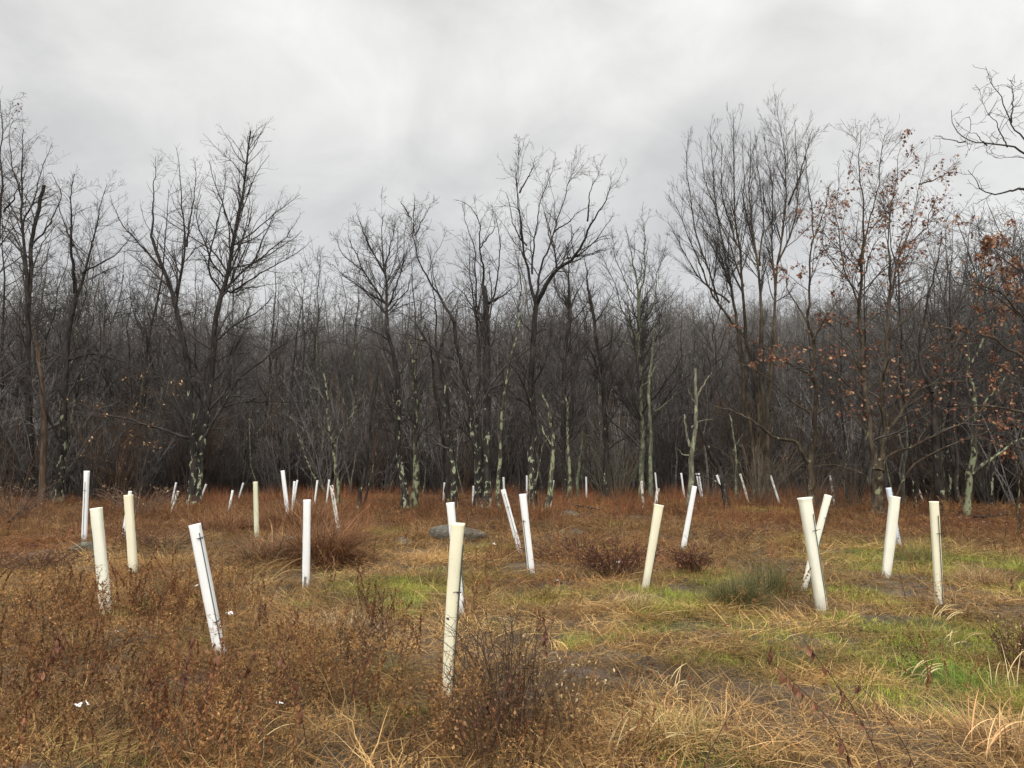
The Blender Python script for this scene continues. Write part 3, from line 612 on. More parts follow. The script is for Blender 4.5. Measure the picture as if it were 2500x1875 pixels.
hero('bare_tree', 'straight dark trunk behind the tallest centre tree, right of it', 37, M_dark2, [
 (8, 4, [(1376,1222),(1371,1065),(1381,899),(1394,783),(1389,700)]), (3.5, 1, [(1389,700),(1385,643),(1378,586)]), (2.6, 1, [(1394,783),(1430,740),(1450,700)]), (2.6, 1, [(1392,760),(1360,700),(1350,650)])], 15, 'fan', k=1.2)
hero('lichen_tree', 'pale lichened stem beside the straight dark trunk', 36, M_lich, [
 (6, 3, [(1390,1225),(1386,1100),(1384,1031),(1386,982),(1374,962)])], 16, 'dead', k=.7)
hero('crooked_tree', 'dark tree with a winding S-shaped trunk left of the pale tree', 38, M_dark2, [
 (8, 4, [(1484,1221),(1480,1090),(1476,998),(1469,905),(1459,859),(1449,816),(1452,789),(1439,717)]), (4, 1, [(1439,717),(1430,660),(1425,620)]), (3, 1, [(1452,789),(1480,740),(1500,700)]), (3, 1, [(1476,940),(1440,880),(1400,875)]), (2.5, .8, [(1459,859),(1500,830),(1520,790)])], 17, 'oak', k=1.2)
hero('pale_tree', 'pale grey-green tree with a symmetrical fan crown right of centre', 38, M_pale, [
 (8, 4.5, [(1563,1221),(1569,1065),(1564,982),(1560,882),(1557,783),(1560,718)]), (3.4, 1, [(1560,718),(1546,643),(1528,557)]), (3, 1, [(1557,830),(1517,758),(1494,700),(1471,625)]), (3, 1, [(1558,820),(1597,735),(1608,655),(1625,600)]), (3, 1, [(1560,718),(1574,666),(1580,575),(1568,535)]), (2.4, 1, [(1558,860),(1500,810),(1470,760)]), (2.4, 1, [(1560,870),(1620,800),(1645,740)]),(2.2, 1, [(1560,740),(1530,690),(1500,620),(1495,570)])], 18, 'fan', k=1.35)
hero('pale_tree', 'slimmer grey-green stem with a forked dead bough beside the pale fan-crowned tree', 37, M_pale, [
 (6.5, 3, [(1587,1223),(1590,1031),(1585,932),(1592,882),(1598,799)]), (2.6, 1.2, [(1586,925),(1608,886),(1628,862)]), (2.4, 1.2, [(1585,932),(1570,940),(1562,955)]), (2.6, 1, [(1598,1005),(1625,985),(1668,950)])], 19, 'dead', k=.8)
hero('dead_snag', 'broken pale dead trunk with short snapped boughs right of centre', 27, M_snag, [
 (9.5, 3.5, [(1680,1250),(1683,1200),(1685,1114),(1692,1050),(1698,998),(1695,949),(1698,900)]), (3.5, 1.2, [(1701,972),(1718,939),(1738,909)]), (2.6, 1.3, [(1688,1045),(1711,1028),(1741,1023)]), (2.6, 1, [(1683,1114),(1665,1108),(1651,1091)]), (4, 2, [(1684,1090),(1678,1058),(1671,1012)]), (2, 1, [(1697,980),(1680,955),(1675,930)])], 20, 'dead', k=.5)
hero('leaning_tree', 'dark dead stem leaning left with one low bough reaching behind the snag', 28, M_dark2, [
 (8, 2.2, [(1780,1249),(1757,1147),(1728,1098),(1709,1048),(1705,1010)]), (3, 1.6, [(1775,1200),(1757,1181),(1728,1167),(1696,1159)]), (2, 1, [(1728,1098),(1738,1070),(1733,1050)])], 21, 'dead', k=.7)
hero('tall_tree', 'tallest tree of the view, many upright stems from one thick foot', 38, M_oak, [
 (10, 6, [(1839,1221),(1833,1065),(1819,982),(1809,899),(1803,816)]), (10, 5, [(1850,1221),(1850,998),(1830,880),(1819,813)]), (9, 5, [(1858,1221),(1862,1000),(1860,880),(1859,780)]), (11, 6, [(1869,1221),(1872,1065),(1876,982),(1892,813)]),
 (4.5, 1, [(1803,816),(1772,647),(1752,515),(1739,382),(1733,310)]), (4, 1, [(1800,800),(1733,714),(1686,581),(1645,490)]), (3, 1, [(1755,740),(1699,561),(1673,415),(1683,330)]), (4.5, 1, [(1819,813),(1812,647),(1792,515),(1792,382),(1791,285)]), (3, 1, [(1800,600),(1765,480),(1760,350)]),
 (4.5, 1, [(1859,780),(1852,614),(1832,482),(1832,325)]), (4.5, 1, [(1892,813),(1898,647),(1925,500),(1918,382),(1898,283),(1892,250)]), (3.5, 1, [(1894,720),(1885,600),(1885,482),(1865,325)]), (3, 1, [(1925,500),(1955,430),(1971,382),(1985,315)]), (3, 1, [(1855,650),(1868,520),(1850,400),(1845,330)]),
 (3, 1, [(1780,740),(1700,680),(1660,600),(1630,540)]), (2.6, 1, [(1815,700),(1780,600),(1715,440),(1710,350)]), (3, 1, [(1850,640),(1815,500),(1812,380),(1815,330)]), (3, 1, [(1900,640),(1945,540),(1950,420),(1940,300)])], 22, 'up', k=1.1)
hero('dark_tree', 'dark-stemmed tree forking low, its long boughs reaching left across the tall tree', 27, M_oak, [
 (11, 8, [(1978,1252),(1978,1200),(1979,1148),(1982,1110)]), (6, 3, [(1979,1130),(1962,1098),(1945,1071),(1886,1058),(1833,1025)]), (3, 1, [(1833,1025),(1780,1003),(1717,980),(1660,950)]), (7.5, 3.5, [(1982,1110),(1988,1081),(1985,998),(1992,942),(1982,915),(1988,833),(1972,783)]),
 (3.5, 1, [(1972,783),(1975,700),(1981,548),(1971,415),(1965,350)]), (3.4, 1, [(1978,1005),(1932,975),(1899,942),(1833,896),(1733,849)]), (3, 1, [(1982,919),(1932,882),(1866,846),(1780,800)]), (3, 1, [(1990,1010),(2031,985),(2075,952)]), (2.5, 1, [(1980,600),(2010,520),(2025,450)]), (2.5, 1, [(1972,783),(1930,720),(1900,620)]), (2.5, 1, [(1985,830),(2030,760),(2060,690)])], 23, 'oak', k=1.05,
 leaf=(420, (.09, .15), OAKC, lambda p: (px(p)[1] > 640) & (px(p)[1] < 900)))
hero('oak_tree', 'broad many-stemmed oak with red-brown leaves left in its upper crown', 25, M_oak, [
 (15, 13, [(2146,1260),(2144,1200),(2143,1148)]), (9, 5, [(2138,1148),(2126,1081),(2123,998),(2113,899),(2099,783)]), (5, 1, [(2099,783),(2099,700),(2101,548),(2097,349),(2102,305)]), (10, 7, [(2150,1150),(2162,1098),(2166,1048)]), (6.5, 1.5, [(2166,1048),(2186,1032),(2205,998),(2239,952),(2282,932),(2330,880),(2370,800)]),
 (6, 3, [(2164,1050),(2162,932),(2166,833),(2172,733)]), (3, 1, [(2172,733),(2197,614),(2243,448),(2263,372)]), (3.4, 1, [(2113,982),(2066,939),(2000,872),(1940,830)]), (3.2, 1, [(2106,915),(2076,839),(2033,799),(1985,750)]), (4.5, 1.2, [(2155,1130),(2179,1101),(2232,1091),(2282,1068),(2365,1032),(2431,972),(2481,925)]),
 (4.5, 1.2, [(2150,1170),(2232,1124),(2331,1081),(2431,1051),(2510,1025)]), (3, 1, [(2143,1197),(2109,1164),(2066,1141),(2000,1131),(1930,1150)]), (3, 1, [(2099,760),(2060,650),(2040,520),(2045,400)]), (3, 1, [(2101,650),(2140,520),(2150,400),(2160,330)]), (3, 1, [(2172,733),(2165,600),(2180,470),(2200,360)]),
 (2.6, 1, [(2099,700),(2130,600),(2165,560)]), (2.6, 1, [(2197,614),(2260,560),(2290,470)]), (3, 1, [(2166,830),(2220,760),(2290,700),(2350,600)]), (2.6, 1, [(2113,899),(2050,870),(2000,860)]), (2.6, 1, [(2123,950),(2180,900),(2260,870),(2350,860)]), (2.6, 1, [(2099,820),(2150,760),(2230,740)]), (2.4, 1, [(2243,448),(2300,430),(2340,400)]), (3, 1, [(2126,1081),(2080,1020),(2020,960),(1960,930)]), (3, 1, [(2166,1048),(2200,960),(2300,930),(2400,930)])], 24, 'oak', k=1.28,
 leaf=(2300, (.09, .15), OAKC, lambda p: (((px(p)[1] > 390) & (px(p)[1] < 1080)) | (px(p)[0] > 2200)) & (vn(p[:, 0] * 1.3, p[:, 2] * 1.3 + p[:, 1], 5) + .7 * R.random(len(p)) > .8)))
hero('dark_tree', 'straight dark furrowed trunk right of the oak', 25, M_dark2, [
 (12.5, 9, [(2302,1261),(2292,1131),(2285,998),(2277,959)]), (7, 2, [(2277,959),(2305,899),(2322,872),(2360,800),(2390,700)]), (6, 1.5, [(2277,959),(2255,880),(2262,780),(2280,680),(2300,560)]), (3, 1, [(2280,980),(2230,930),(2200,870)])], 25, 'oak', k=1.1)
hero('lichen_tree', 'green-lichened trunk with a pale bough slanting up right, near the right edge', 25.5, M_lich, [
 (10, 6, [(2366,1259),(2368,1164),(2378,1098),(2381,1015),(2368,925)]), (5, 2, [(2373,1161),(2410,1130),(2448,1104),(2520,1065)]), (4, 1.2, [(2368,925),(2360,820),(2380,720),(2400,620)]), (4, 1.4, [(2381,1020),(2420,960),(2470,900),(2520,860)]), (3, 1, [(2368,900),(2410,800),(2460,700),(2480,560)])], 26, 'oak', k=1.1)
hero('oak_tree', 'nearer oak beyond the right edge reaching crooked twigs and tan leaves into view', 14, M_dark2, [
 (18, 12, [(2640,1350),(2640,1000),(2625,700)]), (8, 3, [(2625,700),(2580,560),(2500,462)]), (3.6, 1.4, [(2500,462),(2429,482),(2396,475),(2363,415)]), (4.4, 1.4, [(2580,480),(2500,382),(2462,362),(2409,356),(2356,346),(2323,309),(2323,269)]), (4, 1.2, [(2580,480),(2540,400),(2500,349),(2469,302),(2436,216),(2406,163)]),
 (2.6, 1, [(2469,302),(2475,240),(2470,200)]), (2, .8, [(2462,362),(2440,310),(2390,240)]), (2, .8, [(2356,346),(2310,335),(2280,330)]), (2, .8, [(2409,356),(2380,320),(2350,330)]), (5, 1, [(2630,1000),(2560,850),(2480,760),(2400,700),(2330,690)]), (5, 1, [(2630,1100),(2550,980),(2460,900),(2380,870)]), (4, 1, [(2625,800),(2550,700),(2460,640),(2400,600)])], 27, 'dead', k=1.3, low=1.0, fall=.6,
 leaf=(900, (.07, .13), TANC + OAKC + OAKC, lambda p: (px(p)[1] > 540) & (px(p)[1] < 1050) & (vn(p[:, 0] * 1.6, p[:, 2] * 1.6 + p[:, 1], 6) > .42)))
hero('oak_tree', 'leafy oak at the right edge still holding many tan-brown leaves', 17, M_oak, [
 (12, 8, [(2560,1320),(2552,1150),(2545,950)]), (6, 1.4, [(2545,950),(2500,880),(2420,830),(2340,810),(2270,800)]), (6, 1.4, [(2545,950),(2520,800),(2460,720),(2390,690),(2320,700)]), (5, 1.2, [(2548,1050),(2480,1000),(2390,985),(2300,1000)]), (5, 1.2, [(2540,850),(2530,700),(2500,640),(2420,590),(2370,580)]),
 (4, 1.2, [(2545,900),(2580,760),(2560,640)]), (4, 1, [(2550,1120),(2480,1085),(2400,1090)]), (3.4, 1, [(2460,720),(2440,640),(2400,560)])], 77, 'oak', k=1.0, low=1.0, fall=.62,
 leaf=(1200, (.07, .115), TANC[:1] + OAKC + OAKC + OAKC, lambda p: (px(p)[1] > 520) & (vn(p[:, 0] * 1.8, p[:, 2] * 1.8 + p[:, 1], 6) + .8 * R.random(len(p)) > .8)))
# slimmer understorey trees that stand apart
SAP = [(800,31,'twin-stemmed scrubby tree with lichened boughs left of the fan-crowned tree',[(5,2,[(826,1237),(822,1160),(812,1090),(800,1040),(795,930)]),(2.5,.8,[(818,1090),(790,1040),(770,1010)]),(2.5,.8,[(812,1085),(850,1030),(880,990),(895,950)]),(2.4,.8,[(795,930),(780,860),(770,800)]),(2.2,.8,[(850,1030),(835,970),(820,940)])],M_lich),
 (850,30,'thin dark V-shaped stems right of the twin-stemmed scrubby tree',[(5.5,2,[(868,1240),(880,1180),(895,1110),(905,1020),(925,900)]),(4,1.5,[(880,1240),(905,1150),(925,1080),(930,1000)])],M_dark2),
 (1425,40,'short lichened stem left of the crooked dark tree',[(5,2.5,[(1414,1218),(1420,1120),(1425,1050),(1420,1030)]),(1.8,.8,[(1424,1060),(1440,1062),(1455,1068)])],M_pale),
 (1790,33,'slim grey sapling between the leaning stem and the tallest tree',[(4,1.6,[(1794,1235),(1792,1150),(1790,1060),(1780,1010)]),(1.8,.8,[(1792,1100),(1812,1070),(1825,1050)])],M_pale),
 (2240,27,'spindly brown saplings between the oak and the furrowed trunk',[(3,1.2,[(2232,1252),(2225,1180),(2210,1120),(2200,1040)]),(3,1.2,[(2272,1252),(2262,1190),(2240,1130),(2235,1060)])],M_dark2),
 (2480,18,'thin brown saplings at the right edge beside the clearing',[(3.2,1.4,[(2492,1306),(2480,1230),(2470,1150),(2475,1080)]),(3,1.2,[(2505,1300),(2510,1200),(2495,1120)]),(2.5,1,[(2470,1300),(2485,1200),(2500,1140)])],M_oak)]
for i, (u, D, lab, lm, mt) in enumerate(SAP):
    hero('sapling', lab, D, mt, lm, 60 + i, 'shrub', k=.9, fall=.7, low=1.2)

# ------------------------------------------------------------------ the wood behind
def wood_proto(seed, H, r, dense=1.0, up=.2, start=.35, twig=None, one=False, bm=None):
    rng = np.random.default_rng(seed); n = 12; r = r * .78; s = np.linspace(0, 1, n); st = 1 + int(rng.random() < .3)
    P0 = []; R0 = []
    for q in range(st):
        le = rng.normal(0, .05, 2) * H; w = np.cumsum(rng.normal(0, .16, (n, 2)), 0)
        P0.append(np.stack([le[0] * s ** 1.3 + w[:, 0], le[1] * s ** 1.3 + w[:, 1], H * (s * (1 if q == 0 else .85)) - .3], -1)); r *= 1.0; P0[-1][:, :2] -= P0[-1][0, :2]; R0.append(r * (1 - .93 * s ** .9) * (1 if q == 0 else .7))
    P0 = np.stack(P0); R0 = np.stack(R0)
    P1, R1 = grow(rng, P0, R0, 2.7 * dense, 50, .26, 9, .6, up * .45, .13, start, .99, .8, 5.0, .009)
    P2, R2 = grow(rng, P1, R1, 2.9 * dense, 44, .46, 6, .6, up * .35, .16, .10, .99, .4, 2.4, .0078)
    P3, R3 = grow(rng, P2, R2, 3.4 * dense, 42, .5, 4, .7, up * .2, .2, .12, 1, .2, 1.1, .0070)
    if one:
        g = Geo(); g.tubes(P0, R0, 6, m=0); g.tubes(P1, R1, 3, m=1); g.tubes(P2, R2, 3, m=1); g.tubes(P3, R3, 3, m=1); return g.mesh('wood_tree', mats=[bm or M_wood, twig or M_twig2])
    a = Geo(); a.tubes(P0, R0, 7); b = Geo(); b.tubes(P1, R1, 4); b.tubes(P2, R2, 3); b.tubes(P3, R3, 3)
    return a.mesh('trunk', bm or M_dark2), b.mesh('crown', twig or M_twig)
def edge(u):
    return float(np.interp(u, [-600, 0, 330, 450, 650, 1650, 1760, 2080, 2200, 2500, 3100], [37, 39, 41, 45, 51, 53, 68, 68, 40, 34, 34]))
def wood():
    rng = np.random.default_rng(5)
    pr = [wood_proto(100 + i, H, r, 1.0, u, s, bm=(M_wood, M_lich, M_wood, M_oak, M_dark2, M_pale, M_dark, M_wood)[i]) for i, (H, r, u, s) in enumerate([(15, .15, .2, .35), (14, .12, .25, .4), (16, .17, .15, .3), (12.5, .11, .2, .3), (14.5, .13, .3, .45), (13, .10, .25, .4), (15.5, .16, .18, .35), (12, .09, .25, .3)])]
    n = 0; used = []
    tries = 0
    while n < 298 and tries < 9000:
        tries += 1; u = rng.uniform(-350, 2850); e = edge(u); fore = n > 205
        if n > 278: u = rng.uniform(-150, 380)
        elif n > 248: u = rng.uniform(2060, 2650)
        elif fore: u = rng.uniform(600, 1750)
        D = rng.uniform(32, 38) if n > 278 else (rng.uniform(28, 36) if n > 248 else (rng.uniform(41, 58) if fore else e + rng.exponential(9.0)))
        if D > max(e, 30) + 24: continue
        p = gnd(u, D)
        if any((p[0] - q[0]) ** 2 + (p[1] - q[1]) ** 2 < 2.0 for q in used): continue
        used.append(p); k = int(rng.integers(0, 8)); s = rng.uniform(.85, 1.0) if n > 278 else (rng.uniform(.58, .85) if n > 248 else (rng.uniform(.5, .75) if fore else (rng.uniform(.92, 1.12) if u < 400 else (rng.uniform(.85, 1.08) if u > 2150 else rng.uniform(.9, 1.28)))))
        o = empty('wood_tree', p, 'bare grey-brown tree standing in the dense wood behind the clearing', 'tree', 'bare trees of the wood behind the clearing')
        ti = .05 if rng.random() < .88 else .22; o.rotation_euler = (rng.normal(0, ti), rng.normal(0, ti), rng.random() * 6.28); o.scale = (s, s, s)
        link('trunk', pr[k][0], o); link('crown', pr[k][1], o); n += 1
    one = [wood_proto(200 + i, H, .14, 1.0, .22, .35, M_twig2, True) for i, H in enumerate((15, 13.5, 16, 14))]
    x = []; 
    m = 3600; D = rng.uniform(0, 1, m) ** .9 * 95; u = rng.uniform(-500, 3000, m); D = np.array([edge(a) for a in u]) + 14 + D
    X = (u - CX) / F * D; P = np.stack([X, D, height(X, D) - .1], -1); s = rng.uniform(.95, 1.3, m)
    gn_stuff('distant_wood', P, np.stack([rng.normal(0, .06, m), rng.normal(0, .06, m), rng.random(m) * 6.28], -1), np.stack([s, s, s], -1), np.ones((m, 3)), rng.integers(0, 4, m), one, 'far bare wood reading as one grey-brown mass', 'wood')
    # brushy undergrowth between the trunks
    sh = []
    for q in range(5):
        r2 = np.random.default_rng(300 + q); k = 9; n_ = 7; s_ = np.linspace(0, 1, n_); a = r2.random(k) * 6.28; L = r2.uniform(1.3, 3.2, k); t = r2.uniform(.1, .6, k)
        P0 = np.stack([np.cos(a)[:, None] * (.15 + t[:, None] * L[:, None] * s_ ** 1.2), np.sin(a)[:, None] * (.15 + t[:, None] * L[:, None] * s_ ** 1.2), L[:, None] * s_], -1) + np.cumsum(r2.normal(0, .04, (k, n_, 3)), 1); P0[:, 0, 2] = -.1
        R0 = np.linspace(.016, .007, n_)[None] * np.ones((k, 1))
        P1, R1 = grow(r2, P0, R0, 3.2, 42, .35, 6, .7, .15, .16, .15, .98, .3, 1.3, .0060); P2, R2 = grow(r2, P1, R1, 4.0, 42, .45, 4, .8, .1, .2, .15, .98, .15, .6, .0050)
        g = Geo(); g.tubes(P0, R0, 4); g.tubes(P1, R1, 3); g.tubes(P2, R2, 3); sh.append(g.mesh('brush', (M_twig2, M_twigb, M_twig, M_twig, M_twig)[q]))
    m = 2600; u = rng.uniform(-500, 3000, m); e = np.array([edge(a) for a in u]); D = np.minimum(e, 50) - 5 + rng.exponential(20, m)
    X = (u - CX) / F * D; P = np.stack([X, D, height(X, D)], -1); s = rng.uniform(.6, 1.35, m) * (1 + .8 * (rng.random(m) < .3))
    gn_stuff('undergrowth', P, np.stack([0 * s, 0 * s, rng.random(m) * 6.28], -1), np.stack([s, s, s * rng.uniform(.8, 1.3, m)], -1), np.ones((m, 3)), rng.integers(0, 5, m), sh, 'bare twiggy brushwood filling the foot of the wood', 'brushwood')
wood()

# ------------------------------------------------------------------ tree shelters
BASES = []
def shelter(top, bot, wt, wb, kind, label, D=None, flare=0, stake=None, ties=(.72,), tail=1, fray=0, sq=0, bow=0, stakem=None):
    """plastic tree shelter: double-walled tube, stake and cable ties, leaning as photographed"""
    rng = np.random.default_rng(int(top[0] * 7 + top[1]))
    if D is None: b = hit(*bot); D = b[1]; b = b - np.array([0, 0, .03])
    else:
        t = (HZ + (CAMZ - .0) * F / D - top[1]) / (bot[1] - top[1]); ub = top[0] + (bot[0] - top[0]) * t; b = gnd(ub, D) - np.array([0, 0, .03])
    tp = at(top[0], top[1], D); ax = tp - b; L = float(np.linalg.norm(ax))
    BASES.append((b[0], b[1], wb * D / F))
    o = empty('tree_shelter', b, label, 'tree shelter', 'white plastic tree shelters in the clearing')
    q = Vector((0, 0, 1)).rotation_difference(Vector(ax / L)); o.rotation_mode = 'QUATERNION'; o.rotation_quaternion = q
    rt, rb = wt * D / F / 2, wb * D / F / 2; ns = 28; nz = 26
    z = np.linspace(0, 1, nz); z[-3:] = (.955, .985, 1.0)
    a = np.arange(ns) * 2 * math.pi / ns
    ex = 2.3 + sq * .9; ce = np.abs(np.cos(a)) ** (2 / ex) * np.sign(np.cos(a)); se = np.abs(np.sin(a)) ** (2 / ex) * np.sign(np.sin(a))
    rad = rb + (rt - rb) * z; lip = np.zeros(nz)
    if flare: lip[-2] = flare * rt * .35; lip[-1] = flare * rt
    dent = 1 + .035 * np.sin(a[None] * 2 + z[:, None] * 5 + rng.random() * 6) * (1 + (.8 * (z[:, None] < .3))) + rng.normal(0, .006, (nz, 1)) + .02 * np.sin(a[None] * 5 + rng.random() * 6 + z[:, None] * 2) + .05 * (vn(a[None] * 1.1 + rng.random() * 9, z[:, None] * 7, 3) - .5)
    bx = bow * np.sin(z * math.pi) * L
    def wall(off):
        rr = (rad[:, None] * dent + lip[:, None] - off)
        V = np.stack([rr * ce[None] + bx[:, None], rr * se[None] * .92, np.repeat((z * L)[:, None], ns, 1)], -1)
        if fray:
            k = np.clip((.16 - z) / .16, 0, 1)[:, None]; V[..., :2] *= 1 + k[..., None] * (.28 * fray + rng.normal(0, .22 * fray, (1, ns, 1)))
        return V
    VO = wall(0.0); VI = wall(.0022); V = np.concatenate([VO.reshape(-1, 3), VI.reshape(-1, 3)]); Q = []; off = ns * nz
    cut = set()
    if fray:
        for k in range(ns):
            if rng.random() < .38:
                for j in range(int(rng.integers(1, 5))): cut.add((j, k))
    for j in range(nz - 1):
        for k in range(ns):
            if (j, k) in cut: continue
            k2 = (k + 1) % ns; a0, a1, b0, b1 = j * ns + k, j * ns + k2, (j + 1) * ns + k, (j + 1) * ns + k2
            Q.append((a0, a1, b1, b0)); Q.append((off + a1, off + a0, off + b0, off + b1))
    for k in range(ns):
        k2 = (k + 1) % ns; j = nz - 1; Q.append((j * ns + k, j * ns + k2, off + j * ns + k2, off + j * ns + k))
    link('tube', mesh_from('tube', V, Q, None, MP[kind], None, True), o)
    if stake is not None:
        # stake: (angle in degrees round the tube, 0 = right, 270 = towards the viewer; height fraction of its top)
        an, ht = math.radians(stake[0]), stake[1]; s = np.linspace(-.1, ht, 9); rr = np.interp(s, z, rad) + .0075; cx_, sy_ = math.cos(an), math.sin(an)
        P = np.stack([rr * cx_ + np.interp(s, z, bx), rr * sy_ * .95 - .003, s * L], -1)[None]; g = Geo(); g.tubes(P, np.full((1, 9), .0046), 6)
        link('stake', g.mesh('stake', stakem or M_stake), o)
        for th in ties:
            g = Geo(); zt = th * L; rt_ = float(np.interp(th, z, rad)) + .004; x0 = float(np.interp(th, z, bx)); sx = (rt_ + .005) * cx_; sy = (rt_ + .005) * sy_
            # loop hugging tube and stake
            aa = np.linspace(an - .55, an + .55, 9); lp = np.stack([rt_ * 1.04 * np.cos(aa) + x0, rt_ * .99 * np.sin(aa) - .004, zt + .004 * np.sin(aa * 9)], -1)
            mid = np.exp(-((aa - an) / .22) ** 2); lp[:, 0] += mid * .013 * cx_; lp[:, 1] += mid * .013 * sy_
            g.tubes(lp[None], np.full((1, 9), .0034), 4)
            if tail:
                e = np.array([cx_ * rt_ + x0, sy_ * rt_ - .016, zt]); dr = np.array([(.075 + .03 * rng.random()) * tail, -.02, .012 * rng.normal() + .008]); TP = np.stack([e, e + dr * .5 + np.array([0, 0, .003]), e + dr])
                g.tubes(TP[None], np.array([[.0034, .0026, .0018]]), 4)
                hd = np.stack([e + np.array([-.007, 0, 0]), e, e + np.array([.007, 0, 0])]); g.tubes(hd[None], np.full((1, 3), .0058), 5)
            link('cable_tie', g.mesh('cable_tie', M_tie), o)
    return o
S = shelter
# near and middle ones
S((1118,1277),(1089,1712),30,26,'c','nearest cream tube with a flared rim, in front of the bramble in the centre',flare=.12,stake=(345,.88),ties=(.62,),tail=-.4,sq=.8,bow=-.004)
S((475,1280),(541,1604),26,25,'w','white tube with split foot leaning left in the near left weeds',stake=(318,.93),ties=(.89,.28),tail=1,fray=.55,sq=1)
S((1965,1215),(2009,1499),29,26,'i','flared ivory tube leaning left across a second tube, front of the crossed pair',flare=.17,stake=(304,.86),ties=(.72,.06),tail=.5,sq=.6)
S((2022,1209),(1960,1442),16,15,'i','narrower tube leaning right behind the flared one of the crossed pair',stake=(310,.9),ties=(.77,.12),tail=.4,sq=.6)
S((2280,1224),(2294,1480),19,20,'c','cream tube near the right edge with a dark stake down its face',flare=.09,stake=(285,.87),ties=(.70,),tail=-.4,sq=.4)
S((2185,1212),(2162,1411),22,21,'i','ivory tube with crimped sides in front of a bluish-white one',flare=.09,sq=.8)
S((2169,1191),(2176,1372),12,12,'b','bluish-white tube half hidden behind the crimped ivory one',D=15.5,stake=(195,.72),ties=(.62,),tail=-.2)
S((1609,1232),(1573,1443),21,18,'c','ivory tube leaning right beside the green rush clump',flare=.12,stake=(10,.55),ties=(.45,),tail=.8,sq=.4)
S((1696,1187),(1666,1345),12,12,'w','white tube leaning right, its foot in the dark red bush',stake=(350,.5),ties=(.4,),tail=.2,fray=.3,sq=.5)
S((1276,1206),(1299,1408),17.5,17,'w','white tube right of the thinner leaning one at the edge of the reddish brush',stake=(235,.70),ties=(.68,.05),tail=.3,sq=.5)
S((1228,1195),(1273,1357),12,12,'w','thin white tube leaning far left with a green stake line, left of its straighter neighbour',stake=(275,.94),ties=(.74,.06),tail=-.25,stakem=M_stake2)
S((1099,1227),(1128,1499),20,18,'w','white tube partly hidden behind the nearest cream one',flare=.03,stake=(345,.9),ties=(.05,),tail=.5,sq=1)
S((750,1220),(747,1437),18,16,'w','upright white tube right of the big rust grass mound with a dirty frayed foot',fray=.25,stake=(180,.5),ties=(.2,),tail=.1,sq=.8)
S((234.5,1240),(261,1498),26,24,'i','off-white tube with a left-side stake and weeds against its lower half, near left',flare=.02,stake=(196,.82),ties=(.56,),tail=-1,sq=.7)
S((313.5,1208),(326.5,1400),20,18,'c','cream tube on bare ground between the two nearest left tubes',flare=.03,stake=(180,.3),ties=(),sq=.8)
S((212,1149.5),(205,1326),12.5,12,'w','tall white tube with a thin dark stake line, leftmost of all',stake=(275,.85),ties=(.73,.05),tail=.2,stakem=M_stake2)
S((318,1199),(320,1300),8,8,'w','white tube showing only its tip behind the cream left one',D=17)
S((623.5,1176),(627.6,1320),11,11,'g','greenish-cream tube at the left end of the rust grass mound',stake=(185,.7),ties=(),sq=.5)
S((690,1149),(705,1271),9.5,9,'w','white tube leaning left behind the rust grass mound, taller than its neighbours',sq=.5,fray=.2)
S((809,1185),(831,1315),9,8.5,'p','dirt-speckled ivory tube leaning left at the right end of the rust grass',stake=(280,.8),ties=(),tail=0,stakem=M_stake2)
# far ones
S((430,1178),(432,1240),4.5,4.5,'w','small white tube just left of the far two-stemmed trunk, behind another',D=34)
S((435,1199),(431,1242),6.5,6,'p','small stained white tube in front of the foot of the two-stemmed tree',D=27)
S((503.5,1182),(500,1212),4.6,4.2,'w','small white tube just right of the two-stemmed tree',D=36,stake=(90,1.08),ties=())
S((568,1197),(570,1246),5.5,5,'w','small white tube with dark bands in the rust grass left of the greenish one',D=28,stake=(300,.6),ties=(.5,.25),tail=.3)
S((594,1179),(593,1204),4.2,4,'w','small far white tube left of and beyond the greenish one',D=38)
S((719,1175),(722,1232),5.6,5,'w','left one of two thin white tubes side by side behind the rust mound',D=28)
S((726,1172),(724,1228),4.6,4.4,'w','right one of two thin white tubes side by side behind the rust mound',D=31)
S((775,1173),(775,1207),5,4.6,'w','small white tube alone above the upright frayed tube',D=33)
S((803.7,1171),(804,1205),4.4,4.2,'w','small white tube tip behind the dirt-speckled leaning one',D=34)
S((1085.4,1178),(1085,1215),5,5,'w','white tube half hidden left of the slim leaning dark pair of stems',D=35)
S((1156,1186),(1156,1225),5,5,'w','sliver of a white tube left of the triple-stemmed tree',D=33)
S((1190,1184),(1198,1238),7,8,'p','leaning white tube right against the triple-stemmed tree',D=31)
S((1229,1165),(1231,1200),5,5,'w','small white tube right above the top of the thin leaning one',D=33)
S((1286,1161),(1286,1180),4.2,4,'w','tiny white tube left of the tallest centre tree',D=40)
S((1351,1172),(1343,1229),4.6,4.4,'w','thin white tube leaning right behind the lichen-spotted crooked stem',D=29)
S((1431,1164),(1430,1193),4.6,4.2,'w','small white tube alone in the rust grass below the short lichened stem',D=38)
S((1566,1174),(1566,1241),6.2,5.5,'p','patchy white tube in front of the foot of the pale fan-crowned tree',D=28)
S((1606.5,1192),(1592,1252),9,8,'p','battered patchy tube leaning right just behind the ivory one',D=25,fray=.2)
S((1599.5,1154),(1600,1192),4,4,'w','thin far white tube right of the slimmer grey-green stem',D=38)
S((1663,1155),(1664,1190),4.6,4.6,'w','small white tube left of the broken pale snag',D=37)
S((1700,1155.5),(1702,1180),4,4,'w','left one of two tiny white tubes right of the broken snag',D=39)
S((1706,1155),(1707,1181),4,4,'w','right one of two tiny white tubes right of the broken snag',D=38)
S((1750,1160),(1762,1208),5.6,5.2,'w','small white tube leaning left beside the dark leaning stem',D=31)
S((1807,1157),(1815,1206),5,5,'p','small speckled tube leaning left, left of the tallest tree',D=32)
